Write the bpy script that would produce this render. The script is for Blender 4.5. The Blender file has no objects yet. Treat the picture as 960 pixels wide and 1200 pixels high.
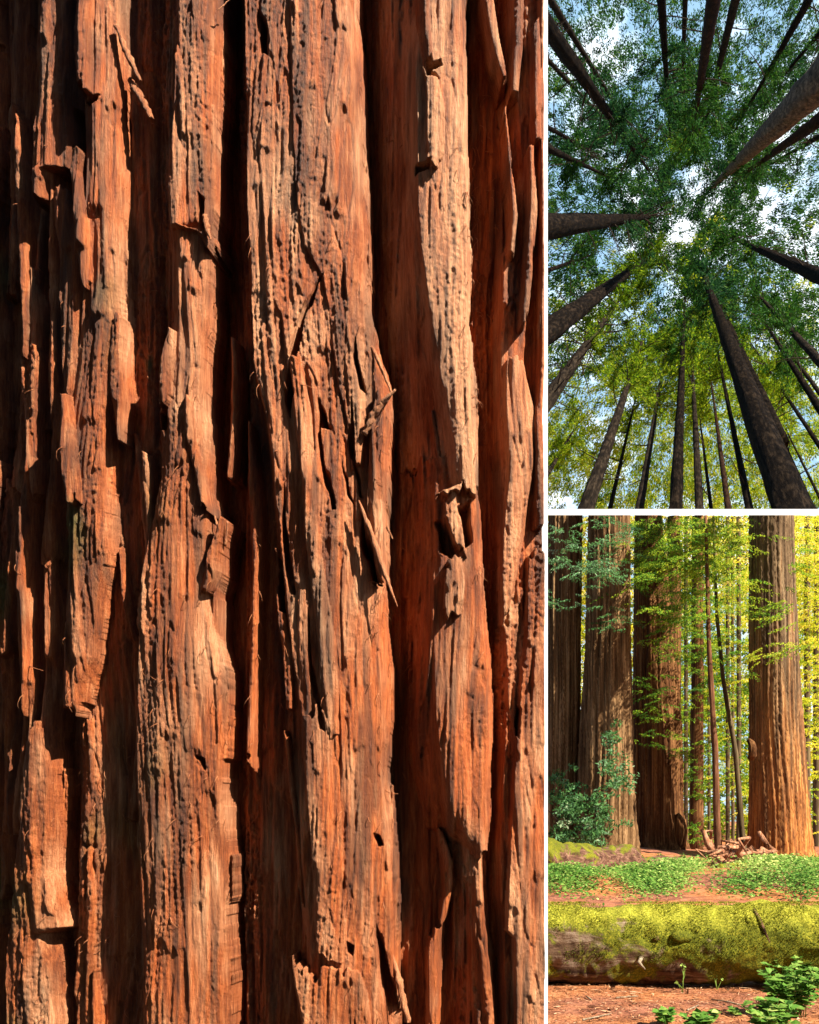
import bpy, math, random
import numpy as np
rng = np.random.default_rng(7)
random.seed(7)
scn = bpy.context.scene
col = scn.collection
PX0, HOR, F, EYE = 480.0, 960.0, 1200.0, 1.6

# ------------------------------------------------------------------ helpers
def pt(px, py, y):
    """point at depth y (metres) along the sight line of a spot in the view"""
    return np.array([(px - PX0) / F * y, y, EYE + (HOR - py) / F * y])

def proj(p):
    p = np.asarray(p, float)
    y = np.maximum(p[..., 1], .01)
    return PX0 + p[..., 0] / y * F, HOR - (p[..., 2] - EYE) / y * F

def mesh_obj(name, V, Q, mat, parent=None, loc=None, smooth=False, attrs=None, tris=None):
    V = np.asarray(V, np.float32).reshape(-1, 3)
    if loc is not None:
        V = V - np.asarray(loc, np.float32)
    me = bpy.data.meshes.new(name)
    idx, starts = [], []
    n = 0
    if Q is not None and len(Q):
        Q = np.asarray(Q, np.int32).reshape(-1, 4)
        idx.append(Q.ravel()); starts.append(np.arange(len(Q)) * 4); n = len(Q) * 4
    if tris is not None and len(tris):
        T = np.asarray(tris, np.int32).reshape(-1, 3)
        idx.append(T.ravel()); starts.append(n + np.arange(len(T)) * 3)
    idx = np.concatenate(idx); starts = np.concatenate(starts).astype(np.int32)
    me.vertices.add(len(V)); me.vertices.foreach_set('co', V.ravel())
    me.loops.add(len(idx)); me.loops.foreach_set('vertex_index', idx)
    me.polygons.add(len(starts)); me.polygons.foreach_set('loop_start', starts)
    me.update(calc_edges=True)
    me.polygons.foreach_set('use_smooth', np.full(len(starts), smooth))
    for k, (dom, typ, data) in (attrs or {}).items():
        a = me.attributes.new(k, typ, dom)
        a.data.foreach_set('color' if typ == 'FLOAT_COLOR' else 'value', np.asarray(data, np.float32).ravel())
    me.materials.append(mat)
    o = bpy.data.objects.new(name, me); col.objects.link(o)
    if parent is not None:
        o.parent = parent
        if loc is None:
            o.matrix_parent_inverse = parent.matrix_basis.inverted()
    elif loc is not None:
        o.location = loc
    return o

def tag(o, label=None, cat=None, group=None, kind=None):
    if label: o['label'] = label
    if cat: o['category'] = cat
    if group: o['group'] = group
    if kind: o['kind'] = kind
    return o

def thing(name, label, cat, loc, group=None):
    o = bpy.data.objects.new(name, None); col.objects.link(o)
    o.location = [float(v) for v in loc]; o.empty_display_size = .3
    return tag(o, label, cat, group)

def unit(v):
    v = np.asarray(v, float)
    return v / np.maximum(np.linalg.norm(v, axis=-1, keepdims=True), 1e-9)

class MB:
    """collects quads (and per-face values) into one mesh"""
    def __init__(s): s.V, s.Q, s.A, s.n = [], [], [], 0
    def add(s, V, Q, a=0.5):
        V = np.asarray(V, float).reshape(-1, 3); Q = np.asarray(Q, int).reshape(-1, 4)
        s.V.append(V); s.Q.append(Q + s.n); s.n += len(V)
        s.A.append(np.broadcast_to(np.asarray(a, float), (len(Q),)).copy())
    def quads(s, C, a=.5):
        C = np.asarray(C, float).reshape(-1, 4, 3)
        if len(C): s.add(C.reshape(-1, 3), np.arange(len(C) * 4).reshape(-1, 4), a)
    def build(s, name, mat, parent=None, smooth=False, loc=None):
        if parent is not None: loc = np.array(parent.location)
        return mesh_obj(name, np.concatenate(s.V), np.concatenate(s.Q), mat, parent, loc, smooth,
                        {'tone': ('FACE', 'FLOAT', np.concatenate(s.A))})

def clip_rows(V, lo=None, hi=None):
    """flatten what would run past the rail onto the plane behind it"""
    V = np.array(V, float); py = proj(V)[1]
    for lim, bad in ((lo, py < lo if lo is not None else None), (hi, py > hi if hi is not None else None)):
        if lim is not None: V[bad, 2] = EYE + (HOR - lim) / F * V[bad, 1]
    return V

def tube(P, R, n=8, wob=0.0, seed=0):
    """closed tapered tube through points P with radii R"""
    P = np.asarray(P, float); m = len(P); R = np.broadcast_to(np.asarray(R, float), (m,))
    T = unit(np.gradient(P, axis=0))
    up = np.array([0, 0, 1.0]) if abs(T[:, 2]).mean() < .8 else np.array([1.0, 0, 0])
    A = unit(np.cross(T, up)); B = np.cross(T, A)
    th = np.arange(n) / n * 2 * math.pi
    r = R[:, None] * np.ones(n)
    if wob:
        g = np.random.default_rng(seed); r = r * (1 + wob * g.standard_normal((m, n)))
    V = P[:, None] + r[..., None] * (np.cos(th)[None, :, None] * A[:, None] + np.sin(th)[None, :, None] * B[:, None])
    V = V.reshape(-1, 3)
    i = np.arange(m - 1)[:, None] * n; j = np.arange(n)[None]; k = (j + 1) % n
    Q = np.stack([i + j, i + k, i + n + k, i + n + j], -1).reshape(-1, 4)
    V = np.concatenate([V, P[:1], P[-1:]]); c0, c1 = len(V) - 2, len(V) - 1
    h = np.arange(0, n, 2)
    cap0 = np.stack([np.full(len(h), c0), (h + 2) % n, h + 1, h], -1)
    b = (m - 1) * n
    cap1 = np.stack([np.full(len(h), c1), b + h, b + h + 1, b + (h + 2) % n], -1)
    return V, np.concatenate([Q, cap0, cap1])

def leaf_quads(C, D, N, L, W):
    """diamond leaves: centre C, long axis D, normal N, length L, width W"""
    C = np.asarray(C, float); D = unit(D); S = unit(np.cross(D, N)); L = np.asarray(L)[..., None]; W = np.asarray(W)[..., None]
    return np.stack([C - D * L * .5, C + S * W * .5 + D * L * .06, C + D * L * .5, C - S * W * .5 + D * L * .06], -2)

def rdir(n, flat=0.0):
    v = rng.standard_normal((n, 3)); v[:, 2] *= (1 - flat)
    return unit(v)

def gnoise(shape, sy, sx, seed):
    g = np.random.default_rng(seed)
    full, shape = shape, (-(-shape[0] // 64) * 64, -(-shape[1] // 64) * 64)
    w = g.standard_normal(shape)
    fy = np.fft.fftfreq(shape[0])[:, None]; fx = np.fft.rfftfreq(shape[1])[None]
    k = np.exp(-2 * math.pi ** 2 * ((fy * sy) ** 2 + (fx * sx) ** 2))
    o = np.fft.irfft2(np.fft.rfft2(w) * k, s=shape)
    return (o / o.std())[:full[0], :full[1]]

SUN_AZ, SUN_EL = math.radians(51), math.radians(44)       # to the sun: this far round to the right from straight behind the camera
to_sun = np.array([math.sin(SUN_AZ) * math.cos(SUN_EL), -math.cos(SUN_AZ) * math.cos(SUN_EL), math.sin(SUN_EL)])
# ------------------------------------------------------------------ materials
def newmat(name):
    m = bpy.data.materials.new(name); m.use_nodes = True
    nt = m.node_tree; nt.nodes.clear()
    return m, nt

def N(nt, t, **kw):
    n = nt.nodes.new(t)
    for k, v in kw.items():
        if hasattr(n, k): setattr(n, k, v)
        else: n.inputs[k.replace('_', ' ')].default_value = v
    return n

def ramp(nt, fac, stops):
    r = nt.nodes.new('ShaderNodeValToRGB')
    e = r.color_ramp.elements
    while len(e) < len(stops): e.new(.5)
    for el, (p, c) in zip(e, stops):
        el.position = p; el.color = (*c, 1)
    nt.links.new(fac, r.inputs[0]); return r.outputs[0]

def mix(nt, fac, a, b, mode='MIX'):
    n = nt.nodes.new('ShaderNodeMix'); n.data_type = 'RGBA'; n.blend_type = mode
    for s, v in ((n.inputs[0], fac), (n.inputs[6], a), (n.inputs[7], b)):
        if hasattr(v, 'links'): nt.links.new(v, s)
        elif isinstance(v, (int, float)): s.default_value = v
        else: s.default_value = (*v, 1)
    return n.outputs[2]

def math_(nt, op, a, b=0.0, clamp=False):
    n = nt.nodes.new('ShaderNodeMath'); n.operation = op; n.use_clamp = clamp
    for s, v in ((n.inputs[0], a), (n.inputs[1], b)):
        if hasattr(v, 'links'): nt.links.new(v, s)
        else: s.default_value = v
    return n.outputs[0]

def noise(nt, scale, stretch=(1, 1, 1), detail=4.0, rough=.6, coord='Object', warp=0.0):
    tc = nt.nodes.new('ShaderNodeTexCoord'); mp = nt.nodes.new('ShaderNodeMapping')
    mp.inputs['Scale'].default_value = stretch
    nt.links.new(tc.outputs[coord], mp.inputs[0])
    n = nt.nodes.new('ShaderNodeTexNoise'); n.inputs['Scale'].default_value = scale
    n.inputs['Detail'].default_value = detail; n.inputs['Roughness'].default_value = rough
    n.inputs['Distortion'].default_value = warp
    nt.links.new(mp.outputs[0], n.inputs['Vector'])
    return n.outputs['Fac']

def out(nt, shader):
    o = nt.nodes.new('ShaderNodeOutputMaterial'); nt.links.new(shader, o.inputs[0])

def principled(nt, color, rough=.8, spec=.3, bump=None, bstr=.5, bdist=.02):
    p = nt.nodes.new('ShaderNodeBsdfPrincipled')
    if hasattr(color, 'links'): nt.links.new(color, p.inputs['Base Color'])
    else: p.inputs['Base Color'].default_value = (*color, 1)
    p.inputs['Roughness'].default_value = rough
    p.inputs['Specular IOR Level'].default_value = spec
    if bump is not None:
        b = nt.nodes.new('ShaderNodeBump'); b.inputs['Strength'].default_value = bstr
        b.inputs['Distance'].default_value = bdist
        nt.links.new(bump, b.inputs['Height']); nt.links.new(b.outputs[0], p.inputs['Normal'])
    return p.outputs[0]

def leaf_mat(name, stops, trans=.45, rough=.55):
    m, nt = newmat(name)
    a = N(nt, 'ShaderNodeAttribute', attribute_name='tone')
    c = ramp(nt, a.outputs['Fac'], stops)
    p = principled(nt, c, rough, .08)
    t = nt.nodes.new('ShaderNodeBsdfTranslucent'); nt.links.new(c, t.inputs[0])
    ms = nt.nodes.new('ShaderNodeMixShader'); ms.inputs[0].default_value = trans
    nt.links.new(p, ms.inputs[1]); nt.links.new(t.outputs[0], ms.inputs[2])
    out(nt, ms.outputs[0]); return m

def axis_noise(nt, ax, e1, e2, scale, st, detail, rough, warp=0.0):
    tc = nt.nodes.new('ShaderNodeTexCoord'); cb = nt.nodes.new('ShaderNodeCombineXYZ')
    for k, (v, m_) in enumerate(((ax, st), (e1, 1.0), (e2, 1.0))):
        d = nt.nodes.new('ShaderNodeVectorMath'); d.operation = 'DOT_PRODUCT'
        nt.links.new(tc.outputs['Object'], d.inputs[0]); d.inputs[1].default_value = [float(q) * m_ for q in v]
        nt.links.new(d.outputs['Value'], cb.inputs[k])
    n = nt.nodes.new('ShaderNodeTexNoise'); n.inputs['Scale'].default_value = scale; n.inputs['Detail'].default_value = detail
    n.inputs['Roughness'].default_value = rough; n.inputs['Distortion'].default_value = warp
    nt.links.new(cb.outputs[0], n.inputs['Vector']); return n.outputs['Fac']

def trunk_mat(name, dark, mid, light, scale=6.0, zst=.06, red=None, rz=None, axis=None, spec=.12):
    m, nt = newmat(name)
    if axis is not None:
        n1 = axis_noise(nt, *axis, scale, zst, 8, .7, .4); n2 = axis_noise(nt, *axis, scale * .3, zst * 3, 4, .6)
    else:
        n1 = noise(nt, scale, (1, 1, zst), 8, .68, warp=.3)
        n2 = noise(nt, scale * .35, (1, 1, zst * 3), 4, .6)
    f = math_(nt, 'ADD', math_(nt, 'MULTIPLY', n1, .68), math_(nt, 'MULTIPLY', n2, .32))
    c = ramp(nt, f, [(.36, dark), (.5, mid), (.64, light)])
    if red is not None:      # redder towards the foot: sunlit orange put into the bark colour, grey higher up
        tc = nt.nodes.new('ShaderNodeTexCoord'); s = nt.nodes.new('ShaderNodeSeparateXYZ')
        nt.links.new(tc.outputs['Object'], s.inputs[0])
        k = math_(nt, 'ADD', math_(nt, 'MULTIPLY', s.outputs[2], -1.0 / rz), 1.0)
        k = math_(nt, 'ADD', k, math_(nt, 'MULTIPLY', math_(nt, 'SUBTRACT', n2, .5), 2.2), True)
        c2 = ramp(nt, f, [(.36, red[0]), (.5, red[1]), (.64, red[2])])
        c = mix(nt, k, c, c2)
    out(nt, principled(nt, c, .9, spec, n1, .9, .05)); return m
SUN_STRENGTH, SKY_STRENGTH, EXPOSURE, DENOISE = 5, .05, 1.6, True
# ------------------------------------------------------------------ the giant trunk whose bark fills most of the view
TR_D, TR_R, TR_X = 4.0, 4.5, 0.14          # distance, radius and axis offset of the trunk
W0, W1, H0, H1 = -170, 637, -330, 1440     # spots covered, one height sample per spot
xs = np.arange(W0, W1); ys = np.arange(H0, H1)
X, Y = np.meshgrid(xs.astype(float), ys.astype(float))
SH = X.shape

def warp_x(img, dx):
    j = np.clip(np.arange(SH[1])[None] + dx, 0, SH[1] - 1.001)
    j0 = j.astype(int); f = j - j0
    i = np.arange(SH[0])[:, None]
    return img[i, j0] * (1 - f) + img[i, j0 + 1] * f

lean = gnoise(SH, 120, 50, 1) * 6 + gnoise(SH, 45, 12, 2) * 1.5
fib1 = warp_x(gnoise(SH, 11, .75, 3), lean)
fib2 = warp_x(gnoise(SH, 30, 1.8, 4), lean)
fib3 = warp_x(gnoise(SH, 80, 4.5, 5), lean)
crumb = gnoise(SH, 1.5, 1.1, 6)
chunk = warp_x(gnoise(SH, 10, 3.6, 7), lean)
lump = gnoise(SH, 30, 12, 8)
flk = warp_x(gnoise(SH, 60, 7, 9) + .05 * gnoise(SH, 9, 2, 10), lean)
crk = warp_x(gnoise(SH, 34, 5, 11), lean)
step = np.floor(flk * 1.5) / 1.5
fr = flk * 1.5 - np.floor(flk * 1.5)
terr = step + np.clip((fr - .86) / .14, 0, 1) / 1.5          # plates with sharp ragged edges
def terrace(img, k, edge):
    f = img * k; b = np.floor(f); return b + np.clip((f - b - (1 - edge)) / edge, 0, 1)
ragged = gnoise(SH, 2.2, 1.2, 13)
flake1 = terrace(warp_x(gnoise(SH, 17, 1.9, 14), lean) + .22 * ragged, 1.3, .25)
flake2 = terrace(warp_x(gnoise(SH, 32, 4, 15), lean) + .12 * ragged, 1.2, .14)
crk2 = warp_x(gnoise(SH, 16, 2.2, 16), lean)
fine_crack = np.exp(-(crk2 / .10) ** 2) * np.clip(gnoise(SH, 18, 8, 17) + .2, 0, 1)
groove = np.exp(-(crk / .09) ** 2) * (lump > -.5)
pit = np.clip(gnoise(SH, 5, 3, 12) - 1.75, 0, .7)

def soften(a, sy, sx):
    p = np.pad(a, ((24, 24 + (-(a.shape[0] + 48)) % 64), (24, 24 + (-(a.shape[1] + 48)) % 64)), mode='edge')
    fy = np.fft.fftfreq(p.shape[0])[:, None]; fx = np.fft.rfftfreq(p.shape[1])[None]
    k = np.exp(-2 * math.pi ** 2 * ((fy * sy) ** 2 + (fx * sx) ** 2))
    return np.fft.irfft2(np.fft.rfft2(p) * k, s=p.shape)[24:24 + a.shape[0], 24:24 + a.shape[1]]
def strands(wm, Lm, seed):
    """bark as narrow upright strands, each broken into lengths that lift at their lower end"""
    g = np.random.default_rng(seed)
    xw = X - W0 + 60 + lean * 1.1 + .25 * ragged + gnoise(SH, 70, 16, seed + 1) * 2.2
    e = np.cumsum(g.uniform(.45, 1.7, 1200) * wm)
    k = np.clip(np.searchsorted(e, xw.ravel()).reshape(SH), 0, 1199)
    Lk = Lm * g.uniform(.55, 1.8, 1200); ph = g.random(1200) * 40
    t = (Y + 400 + 3.0 * np.repeat(gnoise((1, SH[1]), 0, 1.3, seed + 2), SH[0], 0)) / Lk[k] + ph[k]
    seg = np.floor(t).astype(np.int64); fr_ = t - seg
    h = (k * 7919 + seg * 104729) % 9973
    tab = np.random.default_rng(seed + 3).random(9973)
    return soften(fr_ ** 5, 2.0, .85), soften(tab[h], 2.6, .85)
terr = soften(terr, 2.2, .8); groove = soften(groove, 1.5, .7)
liftA, offA = strands(4.2, 75, 201); liftB, offB = strands(10.5, 170, 211)
thread = warp_x(gnoise(SH, 40, 1.15, 221), lean); thread2 = warp_x(gnoise(SH, 22, 1.5, 222), lean)
thread3 = warp_x(gnoise(SH, 12, 1.1, 231), lean)
def S(t): t = np.clip(t, 0, 1); return t * t * (3 - 2 * t)

HS = 1.45
ENDC = np.repeat(gnoise((1, SH[1]), 0, 1.6, 105), SH[0], 0)
JAG = gnoise(SH, 26, 3, 100) + gnoise(SH, 7, 1.5, 101) * .35
ENDN = gnoise(SH, 3, 5, 104)
def rolled(img, s):
    g = np.random.default_rng(s)
    return np.roll(img, (int(g.integers(0, SH[0])), int(g.integers(0, SH[1]))), (0, 1))

PATCH = gnoise(SH, 34, 9, 77) + .5 * gnoise(SH, 12, 4, 78)
def gnoise_pool(s): return rolled(PATCH, s)
comp = 3 * lump + 2.0 * fib3
owner = np.zeros(SH, np.int16)
pale = 0.10 * np.ones(SH); red = .38 * np.ones(SH)
rough_amp = np.full(SH, .75); flank = np.zeros(SH)
layer_names = ['trunk_core']
layer_lab = [None]

def layer(name, H, rows, e=(.45, .45), ends=(0, 0), jag=1.7, pal=.25, rd=.5, dome=3.0, seed=0, amp=1.0, label=None, tilt=0.0, flake=1.0):
    """one raised strip of bark. rows: (y, foot left, crest left, crest right, foot right)"""
    global comp, owner, pale, red, rough_amp, flank
    H = H * HS; r = np.array(rows, float); yy = ys.astype(float)
    fl, cl, cr, frt = [np.interp(yy, r[:, 0], r[:, k])[:, None] for k in (1, 2, 3, 4)]
    s = seed * 10 + 100 + len(layer_names)
    ja = rolled(JAG, s) * jag; jb = rolled(JAG, s + 2) * jag
    xa = X + ja; xb = X + jb
    inside = (xa > fl) & (xb < frt)
    y0 = r[0, 0] if ends[0] else -1e9; y1 = r[-1, 0] if ends[1] else 1e9
    ye = Y + (rolled(ENDN, s + 4) * 4 + rolled(ENDC, s + 5) * 6) * (jag / 2.2)
    inside &= (ye > y0) & (ye < y1)
    pl = e[0] + (1 - e[0]) * np.clip((X + .3 * ja - fl) / np.maximum(cl - fl, 1.0), 0, 1)
    pr = e[1] + (1 - e[1]) * np.clip((frt - X - .3 * jb) / np.maximum(frt - cr, 1.0), 0, 1)
    u = np.clip((X - cl) / np.maximum(cr - cl, 1), 0, 1)
    h = H * np.minimum(pl, pr) + dome * (1 - (2 * u - 1) ** 2) + tilt * (u - .5)
    h = h + ((2.6 * liftB + 2.8 * (offB - .5)) * (.4 + .6 * flake) + .8 * terr * flake + .5 * lump + .5 * fib3) * amp * np.clip(H / 24, .45, 1)
    win = inside & (h > comp)
    comp = np.where(win, h, comp)
    owner = np.where(win, len(layer_names), owner).astype(np.int16)
    pv = pal * .78 - .13 + .10 * lump - .25 * (1 - np.minimum(pl, pr))  # flanks coloured less pale, putting some furrow shade into the bark
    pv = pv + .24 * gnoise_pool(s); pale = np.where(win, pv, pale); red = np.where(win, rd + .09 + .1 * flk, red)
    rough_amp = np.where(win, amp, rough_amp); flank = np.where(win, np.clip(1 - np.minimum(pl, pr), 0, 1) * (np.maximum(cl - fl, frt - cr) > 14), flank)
    layer_names.append(name); layer_lab.append(label)

def cut(poly, depth, soft=3.0, seed=0):
    """a gouge: polygon lowered to `depth`"""
    global comp
    p = np.array(poly, float)
    ja = rolled(JAG, 900 + seed) * 1.6
    x0, x1 = int(p[:, 0].min() - 12 - W0), int(p[:, 0].max() + 12 - W0)
    y0, y1 = int(p[:, 1].min() - 12 - H0), int(p[:, 1].max() + 12 - H0)
    x0 = max(x0, 0); x1 = min(x1, SH[1])
    xx = (X + ja)[y0:y1, x0:x1]; yy = Y[y0:y1, x0:x1]
    ins = np.zeros(xx.shape, bool); d = np.full(xx.shape, 1e9)
    for a, b in zip(p, np.roll(p, -1, 0)):
        c = ((a[1] > yy) != (b[1] > yy)) & (xx < (b[0] - a[0]) * (yy - a[1]) / (b[1] - a[1] + 1e-9) + a[0])
        ins ^= c
        ab = b - a; t = np.clip(((xx - a[0]) * ab[0] + (yy - a[1]) * ab[1]) / (ab @ ab), 0, 1)
        d = np.minimum(d, np.hypot(xx - a[0] - t * ab[0], yy - a[1] - t * ab[1]))
    k = np.where(ins, np.clip(d / soft, 0, 1), 0)
    comp[y0:y1, x0:x1] -= k * depth * 1.3

def strip(name, H, pts, w, **kw):
    """a narrow strip given by centre line (y, x, half width)"""
    rows = [(y, x - hw, x - hw * w, x + hw * w, x + hw) for y, x, hw in pts]
    layer(name, H, rows, **kw)

T, B_ = -400, 1500
R_, P_ = 'bark_ridge', 'bark_plate'
# --- dim outer strips at the far side
strip(R_, 17, [(T, -140, 16), (400, -130, 15), (900, -138, 16), (B_, -130, 15)], .5, pal=.15)
strip(R_, 20, [(T, -90, 18), (300, -84, 20), (800, -92, 18), (B_, -86, 20)], .5, pal=.15)
strip(R_, 15, [(T, -45, 16), (500, -40, 14), (1000, -46, 17), (B_, -42, 15)], .5, pal=.15)
strip(R_, 13, [(T, -8, 14), (200, -6, 15), (330, -14, 12)], .5, ends=(0, 1), pal=.1, rd=.6)
strip(R_, 10, [(T, 21, 8), (200, 22, 9), (370, 20, 8)], .6, ends=(0, 1), pal=.05, rd=.75)
strip(P_, 15, [(240, 28, 5), (300, 22, 10), (360, 16, 11), (470, 6, 12), (560, -4, 13)], .5, ends=(1, 1), pal=.1)
strip(P_, 21, [(380, 10, 10), (430, 22, 14), (520, 22, 12), (600, 10, 12), (680, -4, 13), (760, -14, 10)], .45, ends=(1, 1), pal=.12)
strip(P_, 14, [(560, -14, 12), (700, -20, 14), (900, -14, 12), (1050, -20, 12)], .5, ends=(1, 1), pal=.12)
strip(P_, 17, [(590, 18, 6), (660, 14, 11), (760, 18, 12), (860, 8, 12), (980, -4, 10)], .5, ends=(1, 1), pal=.12)
# --- mid plane behind the outer ridges (shaded, reddish)
layer(R_, 19, [(T, 100, 118, 160, 200), (400, 110, 130, 170, 205), (800, 70, 90, 160, 185), (B_, 60, 80, 165, 185)], e=(.1, .1), pal=.05, rd=.35, dome=0)
gl = np.random.default_rng(31)
for _ in range(13):
    x_, y_ = gl.uniform(-30, 165), gl.uniform(60, 1150)
    if 30 < x_ < 145 and y_ < 800: x_ = gl.uniform(-25, 28)
    ln, hw = gl.uniform(110, 300), gl.uniform(6, 11)
    sl = gl.normal() * .05
    strip(P_, gl.uniform(17, 27), [(y_, x_, 2.5), (y_ + ln * .2, x_ + sl * ln * .2, hw), (y_ + ln * .75, x_ + sl * ln * .75, hw * .9), (y_ + ln, x_ + sl * ln, 2.5)], .5, ends=(1, 1), pal=gl.uniform(.1, .35), rd=gl.uniform(.3, .7))
# --- first plate, broken off below
layer(P_, 33, [(T, 34, 42, 74, 82), (0, 36, 44, 74, 81), (100, 34, 41, 74, 83), (160, 29, 35, 76, 82), (192, 29, 34, 72, 82), (196, 29, 34, 50, 58), (228, 31, 36, 46, 54)],
      ends=(0, 1), pal=.32, rd=.5, e=(.55, .55), dome=4)
# --- second ridge, broken off at 828
layer(R_, 34, [(T, 86, 94, 130, 138), (0, 88, 96, 134, 141), (120, 90, 97, 134, 142), (200, 92, 100, 135, 142), (300, 76, 96, 134, 142), (400, 66, 88, 132, 143),
      (460, 62, 80, 126, 133), (500, 62, 78, 120, 129), (600, 60, 74, 118, 128), (640, 60, 76, 120, 128), (700, 62, 72, 112, 119), (770, 62, 70, 106, 112), (800, 63, 70, 90, 104), (830, 66, 70, 88, 96)],
      ends=(0, 1), pal=.36, rd=.5, e=(.5, .6), dome=4, tilt=4)
layer(P_, 31, [(222, 52, 58, 74, 80), (260, 52, 60, 82, 96), (300, 56, 66, 92, 108), (400, 58, 66, 90, 100), (480, 66, 70, 84, 92)], ends=(1, 1), pal=.24, rd=.5, e=(.5, .3))
strip(P_, 44, [(T, 106, 12), (0, 104, 11), (40, 102, 12), (80, 102, 11), (117, 106, 9)], .7, ends=(0, 1), pal=.4, rd=.4)
strip(P_, 38, [(176, 92, 8), (200, 88, 9), (260, 96, 12), (330, 100, 10)], .6, ends=(1, 1), pal=.3)
strip(P_, 37, [(370, 136, 8), (420, 134, 11), (470, 137, 10), (516, 141, 6)], .6, ends=(1, 1), pal=.36)
strip(P_, 43, [(465, 78, 4), (500, 80, 9), (550, 84, 12), (590, 88, 9)], .6, ends=(1, 1), pal=.3)
layer(P_, 26, [(T, 44, 50, 56, 62), (418, 43, 47, 56, 64), (500, 44, 50, 62, 72), (600, 36, 42, 54, 62), (640, 32, 38, 54, 62), (660, 34, 38, 50, 58)], ends=(1, 1), pal=.25)
strip(P_, 24, [(650, 45, 12), (720, 48, 13), (800, 44, 13), (880, 36, 12)], .5, ends=(1, 1), pal=.2)
# --- ridge with a broad shaded flank
layer(R_, 40, [(T, 166, 212, 256, 262), (0, 166, 212, 256, 261), (100, 168, 209, 255, 261), (190, 168, 200, 251, 256), (250, 168, 200, 248, 253), (300, 168, 208, 242, 248),
      (360, 170, 208, 240, 246), (420, 172, 196, 238, 245), (480, 166, 190, 234, 240), (560, 166, 190, 238, 246), (620, 158, 176, 240, 247), (700, 142, 165, 238, 245),
      (800, 140, 162, 258, 266), (900, 138, 160, 260, 267), (1000, 136, 164, 259, 266), (1100, 140, 172, 260, 267), (B_, 146, 180, 264, 272)],
      e=(.2, .75), pal=.42, rd=.48, dome=5, tilt=5)
layer(P_, 46, [(T, 208, 214, 250, 257), (60, 208, 214, 252, 258), (150, 203, 209, 250, 257), (230, 196, 203, 246, 254), (262, 200, 205, 248, 254), (272, 203, 207, 222, 231), (278, 232, 236, 248, 254), (292, 243, 246, 252, 256)],
      ends=(0, 1), pal=.55, rd=.38, e=(.7, .7))
strip(P_, 47, [(395, 206, 6), (430, 200, 12), (480, 198, 9)], .6, ends=(1, 1), pal=.4)
strip(P_, 45, [(470, 226, 7), (520, 229, 8), (560, 238, 7), (600, 244, 5)], .6, ends=(1, 1), pal=.35)
strip(P_, 43, [(608, 262, 4), (640, 256, 9), (670, 249, 13), (698, 241, 8)], .55, ends=(1, 1), pal=.4, rd=.45)
strip(P_, 32, [(690, 250, 8), (740, 248, 7), (800, 248, 8)], .6, ends=(1, 1), pal=.35)
strip(P_, 30, [(530, 166, 6), (570, 168, 9), (620, 172, 9), (645, 174, 6)], .5, ends=(1, 1), pal=.3)
strip(P_, 25, [(640, 132, 4), (700, 138, 8), (760, 150, 8), (860, 152, 10), (960, 145, 8)], .5, ends=(1, 1), pal=.2)
strip(P_, 22, [(500, 146, 5), (560, 158, 9), (640, 162, 8), (700, 158, 6)], .5, ends=(1, 1), pal=.2)
# --- lower outer strips
layer(R_, 30, [(850, 20, 27, 40, 47), (900, 10, 18, 48, 55), (960, 4, 14, 46, 54), (1020, -4, 8, 44, 54), (1070, -8, 4, 56, 66), (1088, -8, 4, 60, 72), (1096, -8, 2, 34, 42), (1130, -10, 0, 46, 56), (1200, -10, 0, 54, 63), (B_, -12, 0, 54, 64)],
      ends=(1, 0), pal=.3, rd=.5, e=(.5, .5), dome=4)
strip(P_, 19, [(835, 90, 14), (920, 88, 18), (1040, 86, 18), (1150, 80, 16), (B_, 78, 16)], .5, ends=(1, 0), pal=.08, rd=.65)
strip(P_, 17, [(780, 130, 9), (860, 134, 12), (980, 136, 12), (1080, 124, 12), (B_, 118, 14)], .5, ends=(1, 0), pal=.06, rd=.6)
# --- lower flank beside the main ridge (in its own shade)
layer(R_, 20, [(T, 268, 290, 300, 330), (440, 270, 290, 310, 350), (520, 272, 300, 330, 360), (800, 272, 300, 350, 380), (B_, 276, 306, 360, 380)], e=(.25, .3), pal=.05, rd=.4, dome=0)
strip(P_, 27, [(390, 268, 4), (440, 272, 8), (500, 268, 7), (560, 262, 5)], .5, ends=(1, 1), pal=.1)
strip(P_, 31, [(500, 290, 5), (560, 294, 13), (640, 298, 12), (760, 294, 10), (900, 290, 8)], .4, ends=(1, 1), pal=.08, rd=.7)
# --- main broad ridge
layer(R_, 46, [(T, 276, 290, 412, 421), (0, 276, 290, 412, 421), (100, 277, 292, 418, 426), (200, 279, 294, 420, 428), (300, 281, 296, 424, 432), (400, 284, 300, 430, 439),
      (440, 286, 302, 444, 455), (480, 300, 314, 452, 460), (540, 304, 322, 448, 457), (600, 308, 328, 446, 456), (660, 314, 334, 444, 455), (720, 318, 340, 446, 456),
      (800, 322, 352, 448, 458), (900, 326, 352, 446, 455), (1000, 330, 358, 456, 464), (1100, 340, 366, 458, 466), (B_, 352, 382, 468, 476)],
      e=(.15, .75), pal=.42, rd=.62, dome=7, tilt=3, amp=.95)
layer(P_, 53, [(T, 340, 350, 412, 418), (0, 336, 346, 412, 418), (120, 338, 348, 416, 424), (220, 344, 352, 420, 428), (300, 352, 362, 424, 431), (330, 372, 380, 424, 432), (370, 384, 390, 428, 436), (430, 390, 396, 436, 446), (500, 404, 410, 430, 440), (560, 412, 416, 424, 432)],
      ends=(0, 1), pal=.42, rd=.55, e=(.8, .8), dome=3)
strip(P_, 57, [(470, 446, 6), (500, 448, 13), (540, 444, 13), (600, 442, 12), (660, 446, 8), (690, 448, 5)], .65, ends=(1, 1), pal=.66, rd=.35)
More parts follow.
